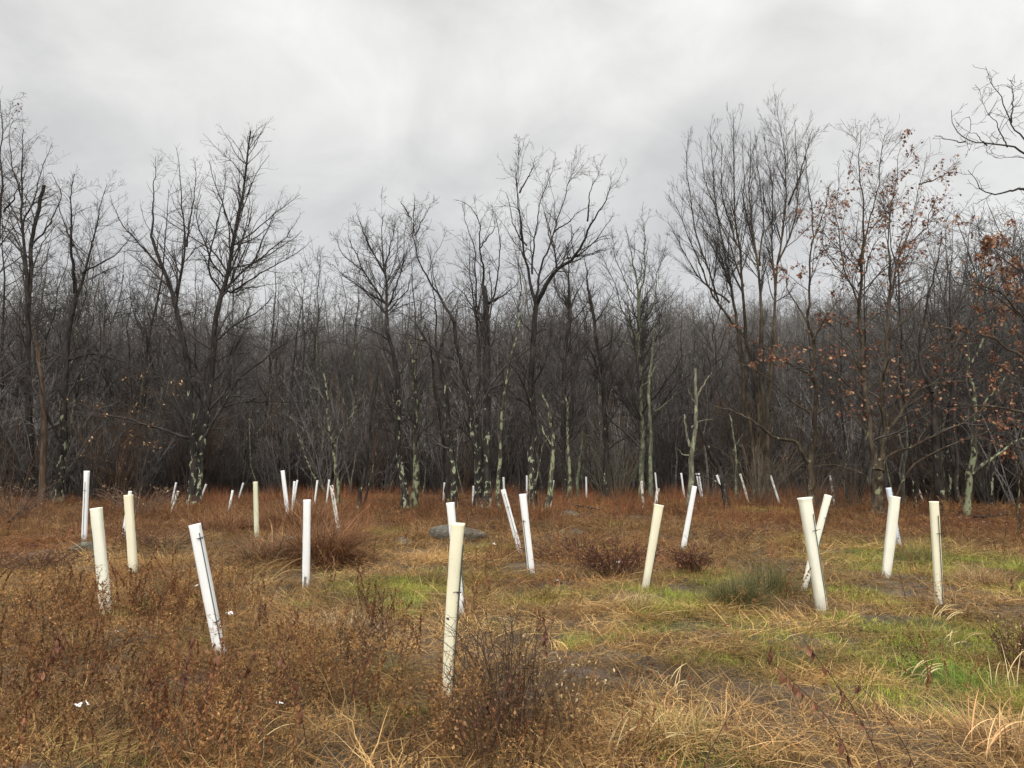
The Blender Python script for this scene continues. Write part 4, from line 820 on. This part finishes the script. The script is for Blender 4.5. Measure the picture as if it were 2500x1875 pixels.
S((1881,1161),(1889,1206),5,4.8,'w','small white tube leaning left, right of the tallest tree',D=32)
S((2027,1161),(2025,1207),5.2,5,'p','small speckled tube above the top of the crossed pair',D=31)
S((2234,1172),(2240,1216),4.6,4.4,'p','patchy tube almost hidden in the saplings right of the oak',D=32)

# ------------------------------------------------------------------ stones, scraps, sticks
def rock(u, v, wpx, hpx, dep, label, seed, sink=.3, flat=1.0):
    rng = np.random.default_rng(seed); b = hit(u, v); D = b[1]; w = wpx * D / F / 2; hh = hpx * D / F * .85
    nu, nv = 40, 22; th = np.linspace(0, 2 * math.pi, nu, endpoint=False); ph = np.linspace(0, math.pi, nv)
    T, Pp = np.meshgrid(th, ph); x = np.sin(Pp) * np.cos(T); y = np.sin(Pp) * np.sin(T); z = np.cos(Pp)
    # squared-off, faceted boulder
    dirs = nrm(rng.normal(size=(15, 3)) * np.array([1, 1, .8])); dots = np.stack([x, y, z], -1) @ dirs.T; r = 1 / np.maximum(np.maximum.reduce(np.maximum(dots, 0) / rng.uniform(.68, .95, 15)[None, None], axis=-1), .62)
    r = np.minimum(r, 1.3) * (1 + .07 * (fbm(x * 3 + 7, y * 3 + z * 2, seed) - .5) + .04 * (vn(x * 9, y * 9 + z * 7, seed) - .5))
    V = np.stack([x * r * w, y * r * dep, z * r * hh * flat], -1).reshape(-1, 3); V[:, 2] = np.where(V[:, 2] > 0, V[:, 2] ** 1.0, V[:, 2] * .5); V[:, 2] += -sink * hh * .45 + .02 * V[:, 0]
    Q = [];
    for j in range(nv - 1):
        for i in range(nu): Q.append((j * nu + i, j * nu + (i + 1) % nu, (j + 1) * nu + (i + 1) % nu, (j + 1) * nu + i))
    o = link('rock', mesh_from('rock', V[:, :], Q, None, M_rock, None, True), None, b); tag(o, label, 'rock', 'grey rocks in the clearing')
rock(1110, 1312, 180, 36, 1.1, 'long flat grey boulder behind the nearest cream tube', 1, .5)
rock(980, 1322, 46, 15, .25, 'low dark end of stone just left of the long flat boulder', 6, .4)
rock(976, 1328, 42, 26, .22, 'small dark angular stone at the left end of the flat boulder', 2, .3)
rock(1408, 1305, 50, 20, .4, 'pale lichened stone half buried behind the reddish brush', 3, .4)
rock(213, 1345, 62, 32, .35, 'dark mossy stone at the foot of the leftmost tube', 4, .3)
rock(1388, 1262, 46, 16, .5, 'grey stone in the brown grass right of the tallest centre tree', 5, .4)

def scrap(u, v, wpx, label, seed, lift=.05):
    rng = np.random.default_rng(seed); b = hit(u, v); w = wpx * b[1] / F; n = 6
    g = np.linspace(-.5, .5, n); X, Y = np.meshgrid(g, g); rag = 1 + rng.normal(0, .13, X.shape); Zz = .22 * w * rng.random(X.shape) + .25 * w * np.abs(X) 
    A = np.stack([X * w * rag, Y * w * .8 * rag, Zz + lift], -1).reshape(-1, 3); B = A - np.array([0, 0, .0025]); V = np.concatenate([A, B]); Q = []; m = n * n
    for j in range(n - 1):
        for i in range(n - 1):
            if rng.random() < .18: continue
            q = (j * n + i, j * n + i + 1, (j + 1) * n + i + 1, (j + 1) * n + i); Q.append(q); Q.append(tuple(m + k for k in q[::-1]))
    o = link('plastic_scrap', mesh_from('plastic_scrap', V, Q, None, M_scrap, None, False), None, b); o.rotation_euler = (rng.uniform(.2, .7), 0, rng.random() * 6); tag(o, label, 'scrap', 'white plastic scraps on the ground')
scrap(719, 1352, 19, 'white crumpled scrap on the rust grass mound left of the upright tube', 1, .28)
scrap(190, 1788, 26, 'white torn scrap in the weeds at the lower left', 2, .16)
scrap(557, 1510, 15, 'white scrap on the straw right of the split-foot tube', 3)
scrap(484, 1438, 9, 'tiny white scrap touching the left side of the split-foot tube', 4)
scrap(272, 1578, 12, 'small pale scrap under the off-white left tube', 5, .12)
scrap(1471, 1389, 11, 'left white scrap under the wide reddish brush', 6, .08)
scrap(1510, 1389, 18, 'larger right white scrap under the wide reddish brush', 7, .08)
scrap(1355, 1426, 12, 'white scrap between the straight white tube and the reddish brush', 8)
scrap(1925, 1402, 14, 'pale scrap on green grass left of the crossed pair', 9)
scrap(672, 1768, 18, 'thin white scrap low in the near weeds left of centre', 10, .12)
scrap(1203, 1333, 8, 'tiny white scrap right of the flat boulder', 11)

def stick(u0, v0, u1, v1, r, label, seed, lift=.05, twigs=3):
    rng = np.random.default_rng(seed); a = hit(u0, v0); b = hit(u1, v1); s = np.linspace(0, 1, 10)[:, None]; P = (b - a) * s + np.cumsum(rng.normal(0, .02, (10, 3)), 0); P[:, 2] += lift
    g = Geo(); Rr = np.linspace(r, r * .4, 10)[None]; g.tubes(P[None], Rr, 6); P1, R1 = grow(rng, P[None], Rr, twigs, 40, .3, 6, .5, .05, .2, .3, .95, .2, .8, .003); g.tubes(P1, R1, 4)
    tag(link('fallen_branch', g.mesh('fallen_branch', M_dark2), None, a), label, 'branch', 'fallen branches in the clearing')
stick(1465, 1262, 1375, 1244, .028, 'long bare fallen branch arching over the brown grass right of centre', 1, .22)
stick(1503, 1268, 1520, 1250, .03, 'short dark stub of branch poking up before the patchy tubes', 2, .1, 1)
stick(20, 1300, 70, 1240, .03, 'grey fallen branch at the left edge before the wood', 3, .25)
stick(2380, 1275, 2480, 1262, .035, 'fallen branch under the trees at the right edge', 4, .12)
stick(1290, 1335, 1262, 1300, .03, 'dark broken branch standing behind the two close white tubes', 5, .2, 1)
stick(1880, 1440, 1895, 1432, .008, 'thin dark twig on the green grass', 6, .03, 1) if False else None

# ------------------------------------------------------------------ single plants
def clump(name, label, cat_, u, v, w, h, m, cols, elev=(50, 90), bend=(10, 90), wid=(.0025, .005), mat=None, seed=1, n=6, stray=0, group=None):
    rng = np.random.default_rng(seed); b = hit(u, v); g = Geo()
    blades(rng, m, w * .42, (h * .9, h * 1.9), wid, elev, bend, cols, n, geo=g, wob=.12)
    blades(rng, m // 3, w * .55, (h * .6, h * 1.4), wid, (5, 50), (0, 60), cols, n, geo=g, wob=.12)
    if stray: blades(rng, stray, w * .4, (h * 1.3, h * 2.1), wid, (40, 85), (5, 80), [tuple(min(1, c * 1.5) for c in q) for q in cols], n, geo=g, wob=.1)
    return tag(link(name, g.mesh(name, mat or M_plant, False), None, b), label, cat_, group)
RUD = [tuple(c * .62 for c in q) for q in RUS]
RUSH = [(.055, .072, .024), (.09, .105, .035), (.035, .048, .018), (.14, .14, .055), (.24, .18, .09), (.17, .12, .06)]
clump('rush_clump', 'dense dark green rush clump right of the leaning ivory tube', 'rush', 1800, 1488, .50, .34, 2000, RUSH, (35, 92), (10, 70), (.003, .0055), seed=1)
clump('rush_clump', 'smaller looser rush clump just behind the dense dark green one', 'rush', 1878, 1452, .6, .38, 1100, RUSH, (35, 92), (10, 70), (.003, .0055), seed=2)
clump('rush_clump', 'sparse grey-green rush tuft in the weeds between the two nearest left tubes', 'rush', 375, 1492, .5, .30, 320, RUSH, (45, 92), (5, 50), (.002, .004), seed=3)
clump('grass_tuft', 'bright green tuft beside the wet mud right of the bramble', 'grass tuft', 1408, 1580, .30, .12, 420, GRN, (30, 90), (5, 60), seed=4)
clump('grass_tuft', 'bright little green tuft before the rush clump, left of the mud', 'grass tuft', 1497, 1562, .2, .07, 200, GRN, (30, 90), (5, 60), seed=5)
clump('grass_tuft', 'dark green tuft low in the centre left of the nearest cream tube', 'grass tuft', 945, 1650, .3, .16, 240, RUSH, (30, 85), (5, 60), seed=6)
clump('grass_tuft', 'dark green tuft on the grass before the wood right of the ivory tube', 'grass tuft', 2240, 1368, .8, .35, 260, RUSH, (30, 90), (5, 40), (.003, .006), seed=61)
clump('grass_mound', 'big drooping rust-brown grass mound left of the upright tube', 'grass mound', 790, 1385, 1.0, .78, 2600, RUD, (30, 95), (40, 115), (.006, .012), seed=7, n=8, stray=120)
clump('grass_mound', 'lower left half of the rust grass mound, darker and flatter', 'grass mound', 670, 1378, 1.2, .55, 1900, RUD + BRN, (20, 85), (30, 110), (.006, .011), seed=8, n=7, stray=90)
clump('grass_mound', 'rust grass mound with long pale blades behind the greenish tube', 'grass mound', 730, 1300, 1.9, .70, 2000, RUD, (40, 95), (10, 100), (.007, .014), seed=9, n=7, stray=160)
clump('grass_mound', 'rust grass mound left of the greenish tube', 'grass mound', 560, 1300, 2.0, .52, 1500, RUD, (30, 90), (20, 110), (.007, .014), seed=10, n=7, stray=60)
clump('grass_mound', 'tawny grass tussock right of the cream stake-faced tube', 'grass mound', 2400, 1432, .7, .3, 1400, STR + RUS, (35, 95), (30, 120), seed=11, n=6)
clump('grass_mound', 'dry tan tussock at the foot of the leaning ivory tube', 'grass mound', 1545, 1476, .6, .17, 800, STR, (20, 80), (20, 100), seed=12)
clump('grass_mound', 'tan tussock between the flat boulder and the straight white tube', 'grass mound', 1190, 1470, .8, .14, 700, STR, (15, 70), (20, 90), seed=13)
clump('grass_mound', 'bleached straw tussock at the lower right corner', 'grass mound', 2470, 1830, .6, .22, 450, [(.42, .27, .12), (.34, .20, .09), (.24, .14, .07), (.5, .36, .18)], (30, 90), (20, 120), (.004, .010), seed=14, n=7)
clump('grass_mound', 'yellow straw tussock at the bottom edge right of the bramble', 'grass mound', 1640, 1800, .55, .2, 420, [(.40, .27, .11), (.32, .21, .08), (.46, .33, .15), (.20, .17, .05)], (20, 80), (20, 110), (.004, .008), seed=15, n=6)
clump('grass_mound', 'brown tussock draped over the ground left of the nearest cream tube', 'grass mound', 830, 1540, .9, .2, 1100, STR + BRN, (20, 80), (20, 110), (.003, .006), seed=16, n=6)

def shrub(name, label, cat_, u, v, w, h, stems, col, leafn, lcol, seed, dens=7, r=.004, lsz=(.012, .03)):
    rng = np.random.default_rng(seed); b = hit(u, v); n = 8; s = np.linspace(0, 1, n); a = rng.random(stems) * 6.28; L = h * rng.uniform(.6, 1.15, stems); sp = w / 2 * rng.uniform(.1, 1, stems); ro = w * .18 * rng.random(stems)
    P0 = np.stack([np.cos(a)[:, None] * (ro[:, None] + sp[:, None] * s ** 1.1), np.sin(a)[:, None] * (ro[:, None] + sp[:, None] * s ** 1.1) * .8, L[:, None] * np.sin(s * 1.45)], -1) + np.cumsum(rng.normal(0, .012 * h / .6, (stems, n, 3)), 1); P0[:, 0, 2] = -.03
    R0 = np.linspace(r, r * .4, n)[None] * rng.uniform(.6, 1.2, (stems, 1))
    P1, R1 = grow(rng, P0, R0, dens, 45, .38, 6, .65, .1, .16, .15, .98, .06, h * .6, .0012); P2, R2 = grow(rng, P1, R1, dens * 1.3, 45, .4, 4, .7, .08, .2, .15, .98, .03, h * .25, .001)
    o = empty(name, b, label, cat_); g = Geo(); c = lambda m: np.array([col]) * rng.uniform(.6, 1.5, (m, 1))
    g.tubes(P0, R0, 5, c(stems)); g.tubes(P1, R1, 4, c(len(P1))); g.tubes(P2, R2, 3, c(len(P2))); link('stems', g.mesh('stems', M_plant), o)
    if leafn:
        PP = P1 if len(P1) else P0; k = rng.integers(0, len(PP), leafn); j = rng.integers(1, PP.shape[1], leafn); g = Geo(); lc = np.asarray(lcol)
        d1 = nrm(rng.normal(size=(leafn, 3)) + np.array([0, 0, -.7])); d2 = nrm(np.cross(d1, rng.normal(size=(leafn, 3))))
        g.plates(LEAF_T, [], LEAF_F, PP[k, j], np.stack([d1, d2, np.cross(d1, d2)], -1), rng.uniform(*lsz, leafn), lc[rng.integers(0, len(lc), leafn)] * rng.uniform(.6, 1.3, (leafn, 1))); link('leaves', g.mesh('leaves', M_leaf, False), o)
    return o
DK = (.07, .045, .035); RD = (.075, .035, .021); RL = [(.11, .05, .028), (.16, .07, .038), (.065, .03, .02)]
shrub('bramble', 'tangled bare dark bramble at the foot of the nearest cream tube', 'shrub', 1240, 1800, .86, .66, 46, DK, 150, BRN, 1, 8, .0036)
shrub('bramble', 'lower reddish bramble at the bottom edge just right of the nearest tube', 'shrub', 1190, 1862, .7, .42, 36, (.10, .055, .035), 240, [(.18, .085, .05), (.13, .06, .035), (.28, .16, .08)], 2, 8, .003)
shrub('bramble', 'dry twiggy weeds with straw blades right of the tangled bramble', 'shrub', 1400, 1800, .6, .46, 30, (.16, .10, .055), 260, STR, 3, 7, .0028)
shrub('low_bush', 'wide dark reddish brush right of the two close white tubes', 'shrub', 1500, 1408, 1.5, .42, 110, RD, 2200, RL, 4, 7, .004, (.015, .04))
shrub('low_bush', 'dark red bush at the foot of the white tube leaning right', 'shrub', 1690, 1404, .75, .36, 90, RD, 1600, RL, 5, 8, .0035, (.012, .035))
shrub('low_bush', 'brown brush between the flat boulder and the pale stone', 'shrub', 1330, 1370, 1.2, .3, 60, (.10, .05, .03), 700, RL + BRN, 6, 6, .004)
shrub('low_bush', 'grey-brown bare brush left of the leftmost tubes', 'shrub', 40, 1270, 2.6, 1.0, 60, (.12, .08, .06), 300, BRN, 7, 3, .008, (.03, .06))
shrub('low_bush', 'grey-brown bare brush beyond the cream left tube', 'shrub', 340, 1262, 3.0, .9, 60, (.12, .08, .06), 300, BRN, 8, 3, .008, (.03, .06))
shrub('low_bush', 'russet brush in front of the pale half-buried stone', 'shrub', 1420, 1345, 1.6, .34, 70, RD, 900, RL + BRN, 31, 6, .004)
shrub('low_bush', 'russet brush between the dark red bush and the flared tube', 'shrub', 1800, 1330, 2.2, .35, 70, (.09, .045, .03), 700, RL + BRN, 32, 5, .004)
shrub('low_bush', 'dark brush behind the cream left tube on bare ground', 'shrub', 400, 1340, 2.4, .35, 70, (.08, .045, .03), 800, RL + BRN, 33, 5, .004)
shrub('low_bush', 'dark reddish brush left of the off-white near tube', 'shrub', 90, 1400, 1.8, .3, 80, (.08, .04, .028), 900, RL, 34, 6, .004)
shrub('low_bush', 'brown brush at the right edge by the green grass', 'shrub', 2480, 1640, .6, .4, 50, (.12, .06, .035), 700, RL + BRN, 9, 7, .003)
shrub('low_bush', 'brown twiggy brush left of the near grass tuft in the centre left', 'shrub', 900, 1640, .5, .34, 34, (.10, .055, .035), 500, BRN + RL, 10, 7, .0026)
shrub('low_bush', 'fine bare brush before the leaning stems in the centre', 'shrub', 1260, 1258, 2.2, .8, 36, (.10, .06, .045), 200, BRN, 11, 3, .007, (.03, .05))
shrub('low_bush', 'grey bare brush round the foot of the tallest tree', 'shrub', 1850, 1232, 5.0, 2.4, 60, (.12, .10, .075), 0, BRN, 12, 2.2, .012)
shrub('low_bush', 'grey bare brush round the foot of the dark-stemmed low-forking tree', 'shrub', 1985, 1250, 3.6, 2.0, 50, (.11, .09, .07), 60, RL, 13, 2.4, .010, (.05, .1))
shrub('low_bush', 'grey bare brush between the oak and the dark-stemmed tree', 'shrub', 2080, 1240, 3.6, 1.9, 50, (.11, .09, .07), 40, RL, 14, 2.4, .010, (.05, .1))
shrub('low_bush', 'brown bare brush behind the furrowed trunk', 'shrub', 2340, 1240, 4.0, 2.4, 56, (.09, .07, .055), 60, RL, 15, 2.4, .010, (.05, .1))
shrub('low_bush', 'fine grey brush beside the leaning dead stem', 'shrub', 1735, 1228, 3.0, 1.6, 40, (.12, .10, .08), 0, BRN, 16, 2.6, .009)
shrub('low_bush', 'green-grey brush left of the pale fan-crowned tree', 'shrub', 1500, 1222, 4.4, 3.0, 50, (.13, .12, .085), 0, BRN, 17, 2.0, .012)

def weed(u, v, h, lean, label, seed, nl=16, big=.07, D=None, pts=None):
    """one dead weed: a stem with dark leaves drooping from it"""
    rng = np.random.default_rng(seed)
    if pts is None:
        b = hit(u, v); n = 10; s = np.linspace(0, 1, n)[:, None]; P = np.concatenate([lean * h * s ** 1.6, .15 * h * s * rng.normal(), h * (s - .12 * abs(lean) * s ** 2)], 1); P[1:] += rng.normal(0, .006, (n - 1, 3)); P[0, 2] = -.03
    else:
        W = np.array([at(a, c, D) for a, c in pts]); b = W[0].copy(); gz = float(height(b[0], b[1])); b[2] = gz; P = resample(np.concatenate([[b - np.array([0, 0, .03])], W]) - b, 12); n = 12
    o = empty('dead_weed', b, label, 'weed', 'dead weeds with drooping leaves'); g = Geo(); g.tubes(P[None], np.linspace(.0035, .0014, n)[None], 5, np.array([DK])); 
    P1, R1 = grow(rng, P[None], np.full((1, n), .003), 7 / max(h, .3), 45, .3, 5, .5, .05, .15, .35, .95, .05, .2, .0011); g.tubes(P1, R1, 4, np.tile(np.array([DK]), (len(P1), 1))); link('stem', g.mesh('stem', M_plant), o)
    s = rng.uniform(.35, 1, nl); i = np.minimum((s * (n - 1)).astype(int), n - 2); p = P[i] + (P[i + 1] - P[i]) * rng.random((nl, 1)); a = rng.random(nl) * 6.28
    d1 = nrm(np.stack([np.cos(a) * .35, np.sin(a) * .35, -np.ones(nl)], -1)); d2 = nrm(np.cross(d1, rng.normal(size=(nl, 3)))); g = Geo(); lc = np.array([(.13, .055, .03), (.20, .09, .05), (.10, .04, .025)])
    T = LEAF_T * np.array([1, .75, 1.3]); g.plates(T, [], LEAF_F, p, np.stack([d1, d2, np.cross(d1, d2)], -1), rng.uniform(big * .5, big, nl), lc[rng.integers(0, 3, nl)] * rng.uniform(.7, 1.4, (nl, 1)))
    link('leaves', g.mesh('leaves', M_leaf, False), o); return o
W_ = [(625,1560,.38,.15,'dark weed with hanging leaves standing right of the split-foot tube'),(655,1560,.34,-.1,'second dark weed just right of the hanging-leaved one'),(700,1590,.36,.25,'leaning dark weed below the small weed pair'),
 (425,1830,.62,.1,'tall reddish weed with drooping plumes at the lower left'),(470,1850,.58,.2,'slim drooping weed right of the tall reddish one'),(380,1850,.5,-.15,'short bent weed left of the tall reddish one'),(1160,1470,.3,.1,'dark weed with hanging leaves before the nearest cream tube top'),(1185,1468,.28,.3,'low dark weed right beside the hanging-leaved one at the centre'),
 (880,1440,.35,.1,'lone dark weed on the green strip left of centre'),(905,1560,.4,.1,'brown weed with crumpled head left of the nearest cream tube'),(850,1760,.5,.3,'bent brown weed in the lower centre left'),(560,1800,.55,.3,'brown weed at the bottom left of centre'),(750,1840,.6,-.25,'left-leaning weed at the bottom edge'),
 (40,1840,.6,.2,'rusty weed in the lower left corner'),(180,1700,.5,-.2,'tall thin weed above the torn white scrap'),(1880,1640,.2,.1,'small rusty weed in the mud right of centre'),(2290,1450,.25,0,'small dark weed left of the cream stake-faced tube foot'),(2470,1450,.2,.1,'dark stub weed at the right edge of the green grass'),(1330,1640,.45,0,'thin bare weed right of the bramble top')]
for i, (u, v, h, le, lab) in enumerate(W_): weed(u, v, h, le, lab, 400 + i)
weed(0, 0, .8, 0, 'long dark stem slanting up left with hanging leaves at the lower right', 450, 18, .062, 3.7, [(2090,1880),(2050,1790),(1990,1710),(1905,1640),(1895,1625)])
weed(0, 0, .8, 0, 'dark curved weed stem right of the slanting one with few leaves', 451, 9, .06, 3.75, [(2160,1880),(2120,1790),(2080,1720),(2030,1650),(1990,1600),(1960,1560)])
weed(0, 0, .8, 0, 'outermost bare dark stem at the lower right', 452, 5, .06, 3.8, [(2240,1880),(2200,1800),(2140,1720),(2090,1660)])
weed(0, 0, .6, 0, 'short dark stem at the bottom edge between bramble and slanting weed', 453, 5, .05, 3.6, [(1712,1880),(1745,1810),(1790,1730)])

def reeds(u, v, label, m, L, seed, az=0.0, spread=.08, col=[(.52, .40, .20), (.60, .48, .27), (.44, .32, .15)], wid=(.005, .010)):
    rng = np.random.default_rng(seed); b = hit(u, v); g = Geo(); n = 9; s = np.linspace(0, 1, n)
    a = rng.normal(az, .55, m); el = np.radians(rng.uniform(45, 80, m)); bd = np.radians(rng.uniform(45, 90, m)); ln = rng.uniform(L * .6, L, m); p = rng.normal(0, spread, (m, 3)); p[:, 2] = -.02; P = [p]
    for k in range(1, n):
        e = el - bd * (k / (n - 1)) ** 1.3; p = p + (ln / (n - 1))[:, None] * np.stack([np.cos(e) * np.cos(a), np.cos(e) * np.sin(a), np.sin(e)], -1); P.append(p)
    P = np.stack(P, 1); side = nrm(np.stack([-np.sin(a) * .5, np.cos(a), rng.uniform(.4, 1, m)], -1)); w = rng.uniform(*wid, m)[:, None] * np.sin(np.linspace(.5, 3.0, n))[None]
    col = np.asarray(col); g.ribbons(P, w, side, col[rng.integers(0, len(col), m)] * rng.uniform(.8, 1.15, (m, 1))); tag(link('reed_grass', g.mesh('reed_grass', M_plant, False), None, b), label, 'reed grass', 'pale arching grass blades')
reeds(2290, 1515, 'pale arching blades beside the foot of the cream stake-faced tube', 9, .42, 1, .1)
reeds(2330, 1570, 'pale arching blades on the green below the cream stake-faced tube', 6, .36, 2, .3)
reeds(2215, 1660, 'pale arching blades left of the brightest green patch', 8, .36, 3, .2)
reeds(2440, 1690, 'tall broken straw-coloured blades near the right edge', 9, .5, 4, 1.2)
reeds(2400, 1850, 'broad orange-tan blades at the lower right corner', 12, .5, 5, .8, col=[(.50, .28, .12), (.58, .38, .18)])
reeds(1640, 1680, 'thin pale blades on the mud right of the bramble', 6, .3, 6, .2)
reeds(640, 1440, 'long pale blade pair arching before the rust grass mound', 3, 1.1, 7, .8, wid=(.006, .009))
reeds(560, 1850, 'curling pale grass plumes at the bottom left of centre', 10, .6, 8, 1.9, wid=(.003, .006))
reeds(300, 1790, 'thin pale straws slanting left in the near weeds', 9, .75, 9, 2.6, wid=(.003, .005))
reeds(840, 1800, 'thin pale straws crossing the weeds left of the bramble', 10, .75, 10, 2.7, wid=(.003, .005))
reeds(1540, 1850, 'thin pale straws at the bottom edge right of the bramble', 10, .5, 11, .3, wid=(.003, .007))

scatter_all()

# ------------------------------------------------------------------ sky and light
SUN_EL, SUN_AZ = math.radians(52), math.radians(184)   # hidden sun high behind the camera
def world():
    w = bpy.data.worlds.new('World'); sc.world = w; w.use_nodes = True; t = w.node_tree; t.nodes.clear(); N = t.nodes.new; L = t.links.new
    out = N('ShaderNodeOutputWorld'); tc = N('ShaderNodeTexCoord'); sky = N('ShaderNodeTexSky'); sky.sky_type = 'NISHITA'; sky.sun_disc = False; sky.sun_elevation = SUN_EL; sky.sun_rotation = SUN_AZ; sky.air_density = .35; sky.dust_density = 5.0; sky.ozone_density = 0.0
    b1 = N('ShaderNodeBackground'); L(sky.outputs[0], b1.inputs[0]); b1.inputs[1].default_value = .05
    def M(op, a, b=None, c=None):
        m = N('ShaderNodeMath'); m.operation = op
        for i, v in enumerate((a, b, c)):
            if v is None: continue
            if hasattr(v, 'links'): L(v, m.inputs[i])
            else: m.inputs[i].default_value = v
        return m.outputs[0]
    sp = N('ShaderNodeSeparateXYZ'); L(tc.outputs['Generated'], sp.inputs[0]); x, y, z = sp.outputs
    zz = M('ADD', M('MAXIMUM', z, 0.0), .70); cb = N('ShaderNodeCombineXYZ'); L(M('DIVIDE', x, zz), cb.inputs[0]); L(M('DIVIDE', y, zz), cb.inputs[1])
    def noise(s, d, r, off, di=0.0):
        n = N('ShaderNodeTexNoise'); n.inputs['Scale'].default_value = s; n.inputs['Detail'].default_value = d; n.inputs['Roughness'].default_value = r; n.inputs['Distortion'].default_value = di
        mp = N('ShaderNodeMapping'); mp.inputs['Location'].default_value = off; L(cb.outputs[0], mp.inputs[0]); L(mp.outputs[0], n.inputs[0]); return n.outputs[0]
    n1 = noise(2.6, 4, .5, (7.3, 4.9, 0), .4); n2 = noise(7.5, 5, .58, (8, 2, 0), .5)
    k = M('ADD', M('MULTIPLY', n1, .7), M('MULTIPLY', n2, .3))
    r = N('ShaderNodeValToRGB'); L(k, r.inputs[0]); e = r.color_ramp.elements; e[0].position = .39; e[0].color = (.61, .602, .578, 1); e[1].position = .62; e[1].color = (.89, .88, .84, 1); m_ = e.new(.5); m_.color = (.745, .735, .70, 1)
    # an overcast sky brightens towards the zenith and round the hidden sun behind the camera
    up = M('MULTIPLY_ADD', M('POWER', M('MAXIMUM', z, 0.0), 3.6), 2.2, 1.06)
    sd = (math.cos(SUN_EL) * math.sin(SUN_AZ), math.cos(SUN_EL) * math.cos(SUN_AZ), math.sin(SUN_EL))
    dt = N('ShaderNodeVectorMath'); dt.operation = 'DOT_PRODUCT'; L(tc.outputs['Generated'], dt.inputs[0]); dt.inputs[1].default_value = sd
    glow = M('MULTIPLY', M('POWER', M('MAXIMUM', dt.outputs['Value'], 0.0), 3.0), 4.0)
    b2 = N('ShaderNodeBackground'); L(r.outputs[0], b2.inputs[0]); L(M('MULTIPLY', M('ADD', up, glow), SKYK), b2.inputs[1])
    ad = N('ShaderNodeAddShader'); L(b1.outputs[0], ad.inputs[0]); L(b2.outputs[0], ad.inputs[1]); L(ad.outputs[0], out.inputs[0])
SKYK = .86
world()
sd = Vector((math.cos(SUN_EL) * math.sin(SUN_AZ), math.cos(SUN_EL) * math.cos(SUN_AZ), math.sin(SUN_EL)))
sl = bpy.data.lights.new('sun', 'SUN'); sl.energy = 1.5; sl.angle = math.radians(30); sl.color = (1, .97, .93); so = bpy.data.objects.new('sun', sl); COL.objects.link(so); so.rotation_mode = 'QUATERNION'; so.rotation_quaternion = sd.to_track_quat('Z', 'Y')

cam = bpy.data.cameras.new('camera'); co = bpy.data.objects.new('camera', cam); COL.objects.link(co); co.location = (0, 0, CAMZ); co.rotation_euler = (math.radians(90) + PITCH, 0, 0)
cam.sensor_width = 36; cam.lens = 36 * F / 2500; cam.clip_end = 1500; cam.clip_start = .05; sc.camera = co
sc.render.engine = 'CYCLES'; sc.view_settings.view_transform = 'Standard'; sc.view_settings.look = 'None'; sc.view_settings.exposure = 0.0; sc.view_settings.gamma = 1
sc.cycles.max_bounces = 6; sc.cycles.diffuse_bounces = 3; sc.cycles.transparent_max_bounces = 8
